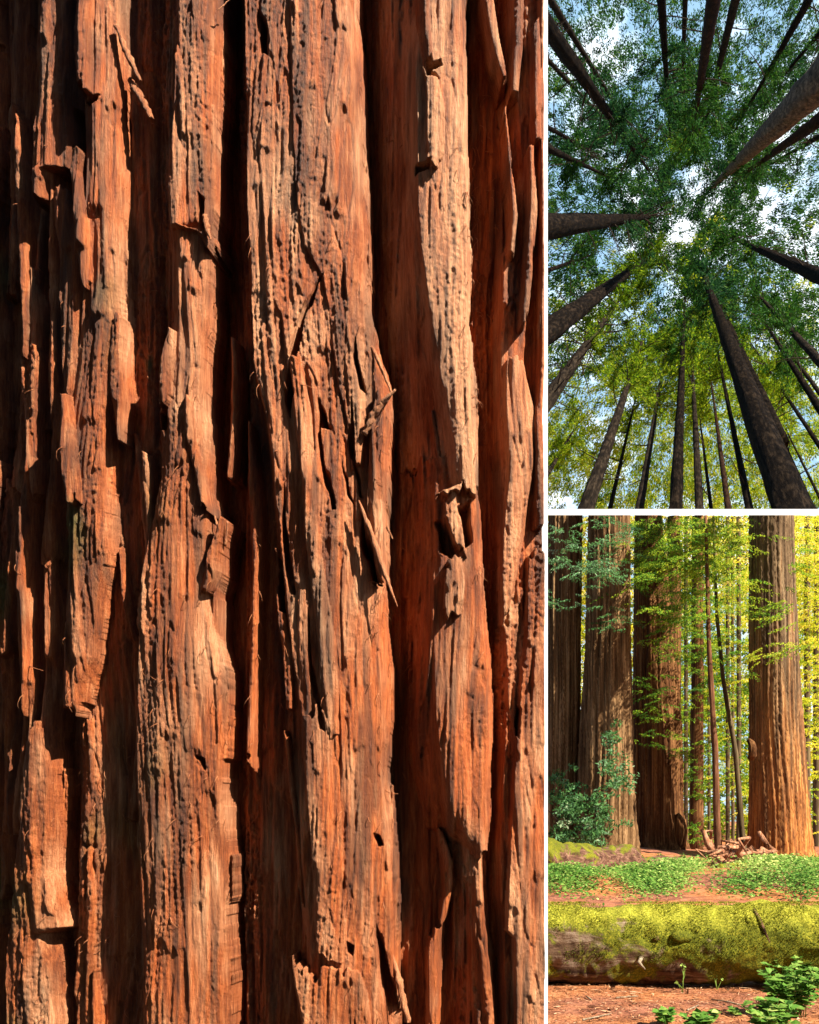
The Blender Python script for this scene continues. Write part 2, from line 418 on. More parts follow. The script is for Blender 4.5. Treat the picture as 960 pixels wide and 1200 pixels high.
layer(P_, 53, [(430, 342, 346, 356, 362), (480, 344, 350, 366, 374), (540, 350, 356, 370, 376), (620, 358, 362, 376, 384), (760, 372, 378, 396, 404), (860, 380, 386, 400, 408)], ends=(1, 1), pal=.45, rd=.6, e=(.8, .8))
layer(P_, 52, [(840, 352, 360, 396, 404), (880, 352, 360, 400, 408), (960, 362, 368, 402, 410), (1040, 366, 372, 404, 412), (1100, 368, 374, 410, 418), (1122, 370, 376, 404, 410)], ends=(1, 1), pal=.75, rd=.3, e=(.7, .8))
layer(P_, 53, [(1132, 342, 350, 424, 432), (1160, 346, 354, 432, 440), (1200, 354, 360, 436, 446), (B_, 380, 386, 450, 460)], ends=(1, 0), pal=.55, rd=.5, e=(.7, .7))
strip(P_, 40, [(650, 326, 5), (700, 330, 8), (770, 338, 10), (830, 340, 8)], .5, ends=(1, 1), pal=.3, rd=.65)
strip(P_, 38, [(860, 336, 5), (920, 342, 6), (980, 350, 7), (1060, 354, 5)], .5, ends=(1, 1), pal=.3, rd=.6)
# --- the bright plate: crest drifts across, its near flank falls away into shade
layer(R_, 56, [(T, 430, 500, 536, 545), (0, 432, 500, 537, 546), (100, 436, 488, 540, 547), (200, 440, 490, 543, 549), (300, 446, 494, 545, 550), (350, 448, 500, 546, 551), (400, 452, 508, 546, 551),
      (450, 456, 516, 548, 554), (500, 460, 526, 549, 556), (560, 466, 532, 552, 559), (575, 470, 536, 552, 558), (582, 470, 520, 553, 560)],
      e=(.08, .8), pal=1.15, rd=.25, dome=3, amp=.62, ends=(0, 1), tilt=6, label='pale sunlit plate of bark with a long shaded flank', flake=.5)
layer(R_, 46, [(540, 462, 508, 552, 560), (600, 466, 512, 556, 563), (660, 470, 514, 558, 566), (720, 472, 508, 562, 570), (800, 474, 510, 568, 576), (870, 478, 514, 570, 577), (940, 490, 524, 566, 574), (970, 500, 540, 568, 574), (998, 545, 556, 568, 573)],
      e=(.12, .75), pal=.45, rd=.62, dome=5, ends=(1, 1), tilt=5, amp=.85)
strip(P_, 61, [(T, 496, 17), (0, 496, 16), (50, 497, 15), (94, 502, 13)], .35, ends=(0, 1), pal=.5, rd=.35, tilt=10)
strip(P_, 60, [(104, 502, 10), (118, 506, 10), (150, 510, 14), (200, 510, 13), (212, 506, 10)], .7, ends=(1, 1), pal=1.15, rd=.2, amp=.5)
strip(P_, 43, [(485, 506, 3), (520, 512, 6), (560, 517, 7), (585, 520, 6)], .6, ends=(1, 1), pal=.7, rd=.3)
strip(P_, 52, [(585, 528, 9), (610, 530, 12), (640, 536, 9), (652, 542, 5)], .7, ends=(1, 1), pal=.65)
strip(P_, 52, [(660, 532, 12), (690, 532, 17), (722, 530, 14)], .7, ends=(1, 1), pal=.6, rd=.35)
# --- strips low in the dark furrow
strip(P_, 24, [(970, 516, 5), (1010, 526, 8), (1040, 526, 8), (1085, 518, 5)], .6, ends=(1, 1), pal=.45)
strip(P_, 22, [(1085, 514, 5), (1120, 508, 10), (1200, 508, 10), (B_, 505, 10)], .6, ends=(1, 0), pal=.35)
layer(R_, 30, [(985, 528, 546, 562, 570), (1050, 530, 556, 566, 574), (1100, 530, 560, 572, 579), (1200, 534, 572, 580, 586), (B_, 540, 580, 592, 600)], e=(.15, .6), ends=(1, 0), pal=.4)
# --- warm furrow and the torn ridge beyond it
layer(R_, 13, [(T, 540, 552, 590, 600), (B_, 552, 570, 600, 610)], e=(.3, .3), pal=.0, rd=1.0, dome=0, label='fresh red fibrous inner bark')
layer(R_, 33, [(T, 560, 580, 650, 660), (100, 580, 606, 650, 660), (200, 584, 616, 650, 660), (300, 580, 592, 650, 660), (400, 578, 588, 650, 660), (480, 580, 590, 650, 660), (560, 578, 590, 650, 660), (640, 580, 588, 650, 660),
      (700, 578, 588, 650, 660), (800, 576, 598, 650, 660), (900, 580, 592, 650, 660), (1000, 578, 588, 650, 660), (1100, 582, 592, 650, 660), (B_, 596, 606, 650, 660)],
      e=(.15, .5), pal=.5, rd=.42, dome=0, amp=1.35)
strip(P_, 46, [(T, 560, 10), (0, 570, 10), (40, 576, 9), (80, 584, 8), (104, 590, 4)], .6, ends=(0, 1), pal=.6, rd=.35)
strip(P_, 44, [(T, 612, 12), (0, 606, 11), (60, 606, 10), (110, 602, 8)], .5, ends=(0, 1), pal=.4)
strip(P_, 44, [(140, 590, 3), (190, 596, 6), (260, 602, 7), (300, 598, 6)], .5, ends=(1, 1), pal=.45)
strip(P_, 45, [(30, 626, 8), (100, 628, 10), (170, 628, 8)], .5, ends=(1, 1), pal=.5)
strip(P_, 47, [(190, 620, 6), (250, 622, 8), (330, 618, 8), (380, 612, 5)], .5, ends=(1, 1), pal=.35)
strip(P_, 43, [(T, 634, 5), (420, 634, 4), (500, 630, 9), (620, 632, 8)], .5, ends=(1, 1), pal=.5)
layer(P_, 41, [(425, 590, 594, 612, 620), (480, 590, 594, 626, 634), (560, 592, 596, 622, 632), (620, 586, 590, 612, 622), (690, 584, 588, 600, 608), (720, 584, 588, 592, 598)], ends=(1, 1), pal=.5, rd=.45, e=(.8, .5), amp=1.1)
layer(P_, 42, [(650, 612, 620, 650, 660), (760, 606, 616, 650, 660), (860, 600, 606, 650, 660), (1000, 592, 598, 650, 660), (1090, 588, 594, 650, 660), (1100, 596, 602, 650, 660), (B_, 604, 612, 650, 660)],
      ends=(1, 0), pal=.45, rd=.42, e=(.4, .5), amp=1.15)

# --- gouges and splits
cut([(384, 330), (374, 362), (362, 385), (352, 430), (343, 424), (350, 385), (372, 350)], 34, 5, 1)
cut([(344, 432), (348, 470), (346, 498), (340, 470)], 28, 3, 2)
cut([(376, 470), (386, 500), (392, 510), (378, 508)], 30, 3, 3)
cut([(404, 540), (412, 580), (420, 600), (408, 584)], 26, 3, 4)
cut([(376, 470), (382, 520), (400, 604), (394, 604), (374, 524)], 12, 2, 20)
cut([(412, 470), (418, 530), (428, 590), (422, 588), (410, 520)], 12, 2, 21)
cut([(330, 560), (342, 640), (350, 700), (344, 700), (334, 640)], 14, 3, 22)
cut([(318, 640), (334, 660), (336, 720), (324, 716)], 26, 3, 23)
cut([(420, 405), (426, 440), (432, 470), (424, 466), (417, 430)], 18, 2, 24)
cut([(362, 700), (372, 790), (384, 860), (376, 856), (364, 780)], 10, 2, 25)
cut([(428, 596), (436, 640), (448, 690), (440, 690), (428, 640)], 40, 4, 5)
cut([(184, 482), (202, 480), (198, 505), (186, 506)], 22, 3, 6)
cut([(236, 232), (243, 240), (242, 282), (236, 276)], 26, 3, 7)
cut([(500, 96), (516, 92), (518, 100), (506, 104), (514, 116), (500, 114)], 24, 3, 8)
cut([(488, 206), (508, 206), (504, 215), (488, 218)], 22, 3, 9)
cut([(302, 20), (318, 36), (318, 76), (308, 70)], 18, 5, 10)
cut([(536, 600), (550, 590), (552, 640), (544, 650)], 20, 4, 11)
cut([(514, 612), (520, 612), (536, 650), (530, 662), (516, 650)], 20, 4, 12)
cut([(438, 975), (444, 978), (449, 990), (443, 992)], 20, 2, 13)
cut([(230, 884), (244, 890), (246, 904), (240, 902)], 16, 2, 14)
cut([(446, 1080), (450, 1100), (464, 1160), (476, 1200), (480, 1260), (452, 1200), (444, 1130)], 26, 4, 15)
cut([(448, 1170), (478, 1200), (478, 1150), (452, 1110)], 1, 3, 16)
cut([(604, 826), (612, 832), (610, 868), (604, 862)], 18, 3, 17)
cut([(100, 116), (118, 112), (114, 120), (104, 124)], 16, 2, 18)
cut([(408, 1100), (418, 1106), (416, 1118), (408, 1114)], 16, 3, 19)

# --- fine relief over everything
dash = warp_x(gnoise(SH, 3.6, .8, 19), lean)
patch = np.clip(.9 + .5 * gnoise(SH, 40, 14, 18), .25, 1.8)
rel = .48 * thread + .36 * thread2 + .30 * fib2 + (.24 * crumb + .32 * thread3) * patch + .35 * liftA + 1.35 * (offA - .5)  - 2.2 * groove - .5 * fine_crack
hgt = comp + .88 * rel * np.maximum(rough_amp, .8) * (1 + .7 * np.clip((52 - comp) / 30, 0, 1)) * (1 + 1.1 * np.clip(flank * 4, 0, 1)) + np.clip(flank * 4, 0, 1) * (1.6 * fib3 + 2.4 * (offB - .5))
hgt = np.maximum(hgt, -14)
paleM = pale + .08 * fib2 + .14 * (offB - .5) + .16 * (offA - .5); redM = red + .28 * rolled(PATCH, 991) + .10 * fib3 + .40 * (offB - .5) + .25 * (offA - .5)
stainM = np.clip(.55 * fib3 + .45 * fib2 + .35 * rolled(PATCH, 4242) - .35, 0, 1) * .85
mossM = np.clip((gnoise(SH, 30, 14, 40) - 1.2) * .6, 0, 1) * (X < 230) * np.clip((230 - X) / 120, 0, 1)
mossM += np.exp(-((X - 6) / 26) ** 2 - ((Y - 1058) / 34) ** 2) * .8 + np.exp(-((X - 163) / 5) ** 2 - ((Y - 418) / 9) ** 2) * 1.2

# --- onto the round trunk
def keep(a, lo, hi, s):
    m = ((a >= lo) & (a <= hi)) | (np.arange(len(a)) % s == 0)
    m[0] = m[-1] = True
    return np.nonzero(m)[0]
ci = keep(xs, -30, 637, 5); ri = keep(ys, -24, 1224, 5)
xx = xs[ci].astype(float); yy = ys[ri].astype(float)
HREF = 54.0
a = (xx - PX0) / F
Rr = TR_R; cy = TR_D + TR_R
A_ = a * a + 1; B2 = -2 * (a * TR_X + cy); C_ = TR_X ** 2 + cy ** 2 - Rr ** 2
yd = (-B2 - np.sqrt(np.maximum(B2 * B2 - 4 * A_ * C_, 0))) / (2 * A_)
xd = a * yd
nx = (xd - TR_X) / Rr; ny = (yd - cy) / Rr
sc_ = yd / F
hh = hgt[np.ix_(ri, ci)]
d = (hh - HREF) * sc_[None]
VX = xd[None] + nx[None] * d; VY = yd[None] + ny[None] * d
VZ = EYE + (HOR - yy[:, None]) / F * yd[None] + 0 * d
VV = np.stack([VX, VY, VZ], -1).reshape(-1, 3)
nr, nc = hh.shape
i = np.arange(nr - 1)[:, None] * nc; j = np.arange(nc - 1)[None]
Q = np.stack([i + j, i + nc + j, i + nc + j + 1, i + j + 1], -1)
ow = owner[np.ix_(ri, ci)]
st = np.stack([hh[:-1, :-1], hh[1:, :-1], hh[1:, 1:], hh[:-1, 1:]], -1)
so = np.stack([ow[:-1, :-1], ow[1:, :-1], ow[1:, 1:], ow[:-1, 1:]], -1)
fo = np.take_along_axis(so, st.argmax(-1)[..., None], -1)[..., 0].ravel()
Q = Q.reshape(-1, 4)
tone4 = np.stack([np.clip(paleM, 0, 1), np.clip(redM, 0, 1), np.clip(mossM, 0, 1), 1 - stainM], -1)[np.ix_(ri, ci)].reshape(-1, 4)

def bark_material():
    m, nt = newmat('redwood_bark')
    at = N(nt, 'ShaderNodeAttribute', attribute_name='bark_tone')
    sp = nt.nodes.new('ShaderNodeSeparateColor'); nt.links.new(at.outputs['Color'], sp.inputs[0])
    n1 = noise(nt, 40, (1, 1, .08), 8, .7, warp=.4)
    n2 = noise(nt, 7, (1, 1, .3), 4, .6)
    n3 = noise(nt, 130, (1, 1, .10), 5, .75)
    f = math_(nt, 'ADD', math_(nt, 'MULTIPLY', n1, .45), math_(nt, 'MULTIPLY', n3, .55))
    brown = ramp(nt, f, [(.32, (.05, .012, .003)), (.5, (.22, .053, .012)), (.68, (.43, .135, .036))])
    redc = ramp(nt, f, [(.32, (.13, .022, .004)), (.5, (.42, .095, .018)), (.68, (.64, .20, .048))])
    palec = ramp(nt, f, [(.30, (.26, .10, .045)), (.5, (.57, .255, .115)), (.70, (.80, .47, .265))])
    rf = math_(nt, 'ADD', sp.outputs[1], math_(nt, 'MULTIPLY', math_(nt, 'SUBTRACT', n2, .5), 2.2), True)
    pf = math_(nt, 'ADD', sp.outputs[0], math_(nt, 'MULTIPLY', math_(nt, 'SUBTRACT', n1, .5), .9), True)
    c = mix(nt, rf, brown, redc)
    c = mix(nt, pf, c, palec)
    c = mix(nt, at.outputs['Alpha'], mix(nt, .72, c, (.035, .017, .010)), c)      # dark weather streaks along the grain
    mossc = ramp(nt, n3, [(.35, (.05, .05, .01)), (.65, (.17, .16, .04))])
    mf = math_(nt, 'MULTIPLY', sp.outputs[2], math_(nt, 'MULTIPLY', n1, 1.5), True)
    c = mix(nt, mf, c, mossc)
    hb = math_(nt, 'ADD', n3, math_(nt, 'MULTIPLY', noise(nt, 420, (1, 1, .3), 3, .7), .5))
    out(nt, principled(nt, c, .6, .35, hb, 1.0, .012))
    return m
M_BARK = bark_material()
base = np.array([0.0, TR_D + .9, 0.0])
giant = thing('giant_redwood', 'giant redwood trunk with deeply furrowed orange-brown bark, filling the tall view beside the white divider', 'tree', base)
used = 0
for k, nm in enumerate(layer_names):
    sel = Q[fo == k]
    if len(sel) < 60:
        continue
    u, inv = np.unique(sel, return_inverse=True)
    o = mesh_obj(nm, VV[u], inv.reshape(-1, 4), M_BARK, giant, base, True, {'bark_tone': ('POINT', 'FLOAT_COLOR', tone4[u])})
    if layer_lab[k]: o['label'] = layer_lab[k]
# solid wood behind the bark, from the ground up
ringx = np.concatenate([xd[::12], xd[-1:]]); ringy = np.concatenate([yd[::12], yd[-1:]])
back = .9
zb, zt = -.1, VZ.max()
mb = MB()
front = np.stack([ringx, ringy + .34], -1)
rear = np.stack([ringx + (ringy + back) * 0 + a[np.r_[0:len(xd):12, len(xd) - 1]] * back, ringy + back], -1)
ring = np.concatenate([front, rear[::-1]])
m_ = len(ring)
Vb = np.concatenate([np.c_[ring, np.full(m_, zb)], np.c_[ring, np.full(m_, zt)]])
jj = np.arange(m_); kk = (jj + 1) % m_
mb.add(Vb, np.stack([jj, kk, kk + m_, jj + m_], -1))
q_ = len(front)
top_ = np.stack([m_ + np.arange(q_ - 1), m_ + np.arange(1, q_), 2 * m_ - 2 - np.arange(q_ - 1), 2 * m_ - 1 - np.arange(q_ - 1)], -1)
mb.Q.append(top_); mb.A.append(np.full(len(top_), .5))
M_WOOD = trunk_mat('redwood_heartwood', (.04, .012, .005), (.12, .04, .016), (.2, .08, .035))
mb.build('wood_core', M_WOOD, giant)

# loose splinters and torn fibres
def surf(px, py, h):
    k = int(np.clip(np.searchsorted(xx, px), 0, len(xx) - 1)); s = sc_[k]
    p = np.array([xd[k], yd[k], EYE + (HOR - py) / F * yd[k]])
    return p + np.array([nx[k], ny[k], 0]) * (h - HREF) * s

def splinter(pts, ws, h0, h1, pal, seed, name='bark_splinter'):
    pts = np.array(pts, float); n = 22
    t = np.linspace(0, 1, n); tt = np.linspace(0, 1, len(pts))
    px = np.interp(t, tt, pts[:, 0]); py = np.interp(t, tt, pts[:, 1]); w = np.interp(t, np.linspace(0, 1, len(ws)), ws)
    hz = np.interp(t, [0, 1], [h0 * HS, h1 * HS])
    g = np.random.default_rng(seed)
    P = np.array([surf(x, y, z) for x, y, z in zip(px, py, hz)])
    V, Qs = tube(P, w * TR_D / F * .40, 9, .24, seed)
    u = g.random(len(V))
    o = mesh_obj(name, V, Qs, M_BARK, giant, base, True,
                 {'bark_tone': ('POINT', 'FLOAT_COLOR', np.stack([np.clip(pal + .3 * (u - .5), 0, 1), .5 + 0 * u, 0 * u, 1 + 0 * u], -1))})
    return o
splinter([(437, 415), (448, 440), (461, 474)], [4, 6, 5, 2], 50, 58, .45, 1)
splinter([(466, 474), (452, 486), (440, 500), (430, 520)], [3, 8, 10, 8], 66, 56, .6, 2)
splinter([(424, 596), (437, 632), (454, 682), (468, 719)], [3, 8, 6, 1], 58, 64, .5, 3)
splinter([(136, 30), (148, 62), (162, 92)], [6, 9, 5], 38, 34, .35, 4)
splinter([(146, 86), (158, 106), (177, 138)], [8, 14, 7], 30, 36, .3, 5)
splinter([(246, 600), (262, 640), (268, 612)], [3, 5, 2], 30, 40, .35, 6)
splinter([(246, 262), (250, 280), (255, 293)], [8, 8, 2], 48, 52, .4, 7)
splinter([(455, 625), (462, 640)], [4, 1], 56, 58, .5, 8)
splinter([(458, 1110), (468, 1150), (478, 1196)], [4, 9, 8], 40, 44, .5, 9)
splinter([(276, 6), (268, 18), (262, 26)], [1.5, 2, 1], 46, 50, .6, 10)
g = np.random.default_rng(55)
mb = MB()
for (bx, by, sx_, sy_, cnt, hz) in [(557, 215, 9, 60, 60, 22), (560, 420, 8, 60, 45, 20), (572, 690, 8, 40, 30, 24), (300, 700, 26, 160, 60, 26), (455, 500, 14, 320, 150, 0), (300, 900, 22, 200, 90, 0), (110, 1000, 40, 140, 90, 0), (185, 200, 12, 150, 70, 0), (30, 600, 40, 300, 90, 0), (565, 300, 10, 160, 90, 0), (185, 900, 60, 200, 60, 30),
                                (280, 880, 8, 150, 40, 22), (250, 700, 40, 250, 50, 46), (560, 240, 12, 12, 30, 30), (380, 600, 60, 350, 90, 56), (440, 700, 10, 60, 20, 58)]:
    for _ in range(cnt // 2):
        x, y = bx + g.normal() * sx_, by + g.normal() * sy_
        if not (-20 < x < 630 and -20 < y < 1220): continue
        h = hgt[int(y - H0), int(x - W0)] - .5
        L = g.uniform(6, 20); an = g.normal() * .5; cv = g.normal() * .5
        P = []
        for t in np.linspace(0, 1, 6):
            aa = an + cv * t
            P.append(surf(x, y, h + 5 * math.sin(t * 2.8)))
            x += math.sin(aa) * L / 5; y += math.cos(aa) * L / 5
        V, Qs = tube(P, np.linspace(.5, .22, 6) * TR_D / F, 4)
        mb.add(V, Qs)
V = np.concatenate(mb.V)
o = mesh_obj('bark_fibres', V, np.concatenate(mb.Q), M_BARK, giant, base, True,
             {'bark_tone': ('POINT', 'FLOAT_COLOR', np.tile([.35, .8, 0, 1], (len(V), 1)))})
o['kind'] = 'stuff'

# ------------------------------------------------------------------ white divider between the three views
m, nt = newmat('white_paint')
out(nt, principled(nt, (.9, .9, .9), .5, .3)); M_WHITE = m
div = thing('white_divider', 'thin white divider, an upright board with one rail branching off beside the giant trunk', 'divider', pt(638.5, 1440, TR_D + .02) * [1, 1, 0])
def slab(name, p0, p1, q0, q1, y0, y1):
    V = [pt(px, py, y) for y in (y0, y1) for px, py in ((p0, q0), (p1, q0), (p1, q1), (p0, q1))]
    mb = MB(); mb.add(V, [[0, 1, 2, 3], [7, 6, 5, 4], [0, 4, 5, 1], [1, 5, 6, 2], [2, 6, 7, 3], [3, 7, 4, 0]]); return mb.build(name, M_WHITE, div)
slab('upright', 635.2, 642, -300, 1440, TR_D + .03, TR_D + .5)
slab('rail', 642.1, 1500, 596.6, 603.6, TR_D + .03, TR_D + .3)
# ------------------------------------------------------------------ the look up a ring of tall redwoods (upper view)
VP = np.array([803.0, 262.0])
AXU = unit(pt(VP[0], VP[1], 1.0) - [0, 0, EYE]); AX1 = unit(np.cross(AXU, [0, 0, 1.0])); AX2 = np.cross(AXU, AX1)
AXS = (AXU, AX1, AX2)
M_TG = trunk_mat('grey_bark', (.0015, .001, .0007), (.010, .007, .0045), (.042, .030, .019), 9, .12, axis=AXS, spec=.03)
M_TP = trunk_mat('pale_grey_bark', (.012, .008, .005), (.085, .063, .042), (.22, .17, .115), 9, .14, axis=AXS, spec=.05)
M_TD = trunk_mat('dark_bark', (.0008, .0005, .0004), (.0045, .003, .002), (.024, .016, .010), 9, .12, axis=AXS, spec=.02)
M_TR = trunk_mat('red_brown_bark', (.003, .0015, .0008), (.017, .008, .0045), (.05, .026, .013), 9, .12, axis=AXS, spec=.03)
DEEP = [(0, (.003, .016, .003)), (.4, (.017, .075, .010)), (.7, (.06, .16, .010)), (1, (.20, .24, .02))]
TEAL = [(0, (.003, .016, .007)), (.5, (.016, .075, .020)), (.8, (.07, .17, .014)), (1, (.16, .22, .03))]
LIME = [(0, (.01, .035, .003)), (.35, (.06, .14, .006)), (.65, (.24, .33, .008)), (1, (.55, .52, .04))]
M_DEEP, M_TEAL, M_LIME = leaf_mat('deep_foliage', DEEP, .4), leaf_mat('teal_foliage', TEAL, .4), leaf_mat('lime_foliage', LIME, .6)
M_TWIG = trunk_mat('dead_twigs', (.012, .008, .006), (.03, .02, .014), (.05, .035, .025), 20, .3)
G_UP = 'tall redwoods seen from below, ringed about the sky gap'
# start spot, end spot, widths, bark, leaf, dead branches, label
UP = [
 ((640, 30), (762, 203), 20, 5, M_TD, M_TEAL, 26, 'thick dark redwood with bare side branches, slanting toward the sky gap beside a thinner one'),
 ((645, 0), (743, 157), 9, 4, M_TG, M_TEAL, 6, 'thin brown redwood just above the thick dark slanting trunk with bare branches'),
 ((638, 66), (717, 150), 6, 3, M_TG, M_TEAL, 4, 'thin tan redwood half hidden below the thick dark slanting trunk'),
 ((775, 0), (785, 153), 11, 4, M_TD, M_TEAL, 10, 'slim dark redwood pointing straight down beside the large bright hole in the canopy'),
 ((803, 0), (798, 150), 7, 3, M_TG, M_DEEP, 2, 'thinnest olive redwood between the slim dark one and the straight reddish-brown one'),
 ((836, 0), (813, 147), 18, 5, M_TR, M_DEEP, 2, 'straight reddish-brown redwood, widest of those coming down from the top edge'),
 ((862, 0), (822, 165), 12, 4, M_TG, M_DEEP, 8, 'olive-brown redwood leaning beside the straight reddish-brown one'),
 ((948, 0), (867, 143), 10, 3, M_TD, M_DEEP, 6, 'lone dark thin redwood coming down from the top corner'),
 ((963, 36), (903, 107), 6, 2, M_TD, M_TEAL, 3, 'very thin dark redwood between the corner trunk and the huge pale grey trunk'),
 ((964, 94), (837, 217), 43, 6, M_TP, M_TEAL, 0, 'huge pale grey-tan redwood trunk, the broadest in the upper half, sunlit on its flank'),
 ((964, 138), (873, 203), 16, 4, M_TR, M_DEEP, 4, 'brown redwood running close below the huge pale grey trunk'),
 ((964, 158), (880, 205), 6, 2.5, M_TD, M_DEEP, 3, 'faint thin redwood below the brown one that follows the huge pale trunk'),
 ((636, 146), (693, 177), 6, 3, M_TD, M_TEAL, 4, 'short thin dark redwood above a slightly thicker parallel one at the bark side'),
 ((636, 171), (713, 207), 9, 4, M_TD, M_DEEP, 6, 'dark thin redwood between the short thin one and the broad level trunk'),
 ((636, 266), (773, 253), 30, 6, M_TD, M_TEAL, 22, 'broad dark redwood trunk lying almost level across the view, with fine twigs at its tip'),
 ((966, 326), (845, 273), 18, 4, M_TD, M_DEEP, 4, 'dark redwood sloping up from the outer edge just below the middle of the canopy'),
 ((636, 319), (690, 300), 6, 3, M_TD, M_DEEP, 3, 'thin dark redwood just below the broad level trunk'),
 ((636, 393), (763, 300), 30, 5, M_TD, M_LIME, 4, 'broad dark redwood rising steeply under the level trunk, smooth and free of branches'),
 ((636, 477), (722, 355), 20, 5, M_TG, M_LIME, 60, 'grey redwood bristling with many dead crossing branches'),
 ((686, 600), (747, 417), 20, 4, M_TG, M_LIME, 6, 'brown leaning redwood, the widest rising from the rail on the bark side'),
 ((714, 600), (747, 457), 6, 2, M_TD, M_LIME, 4, 'thin dark redwood right beside the widest leaning one at the rail'),
 ((749, 600), (777, 430), 11, 3, M_TG, M_LIME, 4, 'medium brown redwood leaning slightly, next before the straight dark central one'),
 ((792, 600), (803, 345), 16, 3, M_TD, M_DEEP, 3, 'straight dark redwood standing upright under the middle of the sky gap'),
 ((820, 600), (810, 405), 11, 3, M_TG, M_LIME, 3, 'grey-brown redwood close beside the straight dark central one'),
 ((834, 600), (818, 473), 5, 2.5, M_TD, M_LIME, 2, 'very thin upright redwood between two brown ones by the rail'),
 ((854, 600), (833, 443), 8, 3, M_TR, M_LIME, 2, 'slim warm-brown redwood with lime leaves behind it'),
 ((879, 600), (837, 393), 10, 3, M_TD, M_LIME, 3, 'dark slender redwood just inside the huge textured leaning trunk'),
 ((929, 600), (817, 303), 44, 6, M_TD, M_TEAL, 3, 'huge dark leaning redwood with rough plated bark, the broadest in the lower half'),
 ((890, 462), (829, 325), 15, 5, M_TD, M_TEAL, 2, 'dark redwood doubling behind the upper half of the huge leaning one'),
 ((954, 600), (893, 460), 7, 3, M_TG, M_LIME, 3, 'thin sunlit brown redwood along the outer flank of the huge leaning one'),
 ((964, 528), (877, 397), 6, 2, M_TD, M_LIME, 3, 'hair-thin dark redwood crossing the bright gap beyond the huge leaning trunk'),
 ((964, 484), (887, 363), 10, 3, M_TD, M_DEEP, 2, 'evenly slim dark redwood, lower of the close parallel pair on the outer side'),
 ((964, 465), (903, 383), 6, 2.5, M_TG, M_DEEP, 2, 'brownish thin redwood, upper of the close parallel pair on the outer side'),
 ((964, 427), (890, 347), 12, 4, M_TG, M_DEEP, 2, 'grey slim redwood next above the close parallel pair on the outer side'),
 ((964, 590), (913, 487), 4, 2, M_TD, M_LIME, 1, 'thinnest dark redwood low in the outer corner by the rail'),
 ((636, 566), (670, 508), 6, 3, M_TG, M_LIME, 4, 'greenish thin redwood in the corner where the rail meets the upright'),
]
GAPS = [(722, 38, 24, 17, .95), (690, 70, 26, 26, .55), (735, 85, 18, 22, .6), (655, 120, 14, 14, .7), (690, 140, 22, 22, .6), (745, 197, 14, 12, .8), (700, 210, 12, 10, .5), (830, 215, 26, 18, .75),
        (805, 265, 26, 26, .85), (890, 225, 22, 16, .6), (868, 102, 12, 10, .7), (945, 205, 18, 22, .6), (945, 235, 20, 14, .6), (725, 285, 22, 14, .6), (900, 60, 26, 30, .4), (650, 330, 14, 20, .4),
        (795, 330, 18, 24, .6), (872, 365, 14, 26, .75), (895, 400, 18, 16, .8), (835, 320, 22, 14, .4), (730, 375, 20, 16, .6), (768, 440, 14, 20, .55), (745, 470, 20, 30, .45), (655, 585, 20, 14, .8), (690, 480, 22, 16, .35),
        (925, 490, 20, 20, .4), (840, 460, 18, 18, .3), (945, 545, 14, 22, .5), (665, 540, 14, 14, .4), (905, 105, 16, 20, .45), (940, 130, 12, 12, .4), (640, 20, 14, 14, .3), (785, 255, 14, 20, .5)]
def openness(px, py, gaps):
    o = np.zeros_like(px)
    for gx, gy, sx_, sy_, k in gaps:
        o = np.maximum(o, k * np.exp(-((px - gx) / sx_) ** 2 - ((py - gy) / sy_) ** 2))
    return o

def bushy(mb, C, rad, n, size, tone, squash=.75, tvar=.2):
    """clump of small leaves about C"""
    v = rdir(n) * (rng.random((n, 1)) ** .45) * rad
    v[:, 2] *= squash
    P = C + v
    D = unit(v * .6 / max(rad, 1e-6) + rdir(n) * .7)
    s = size * rng.uniform(.6, 1.35, n)
    t = np.clip(tone + tvar * rng.standard_normal(n), 0, 1)
    px, py = proj(P)
    return P, D, s, t

def add_leaves(mb, P, D, s, t, lim, aspect=.34, sunny=0.0):
    px, py = proj(P)
    ok = (py > lim[0]) & (py < lim[1])
    if ok.any():
        mb.quads(leaf_quads(P[ok], D[ok], unit(rdir(ok.sum()) + to_sun * sunny), s[ok], s[ok] * aspect), t[ok])

def along(p0, p1, w0, w1, rho):
    q0, q1 = np.array(p0) - VP, np.array(p1) - VP
    Y0 = 2 * rho * F / w0; Y1 = Y0 * max(1.6, .92 * w0 / w1)
    return q0, q1, Y0, Y1

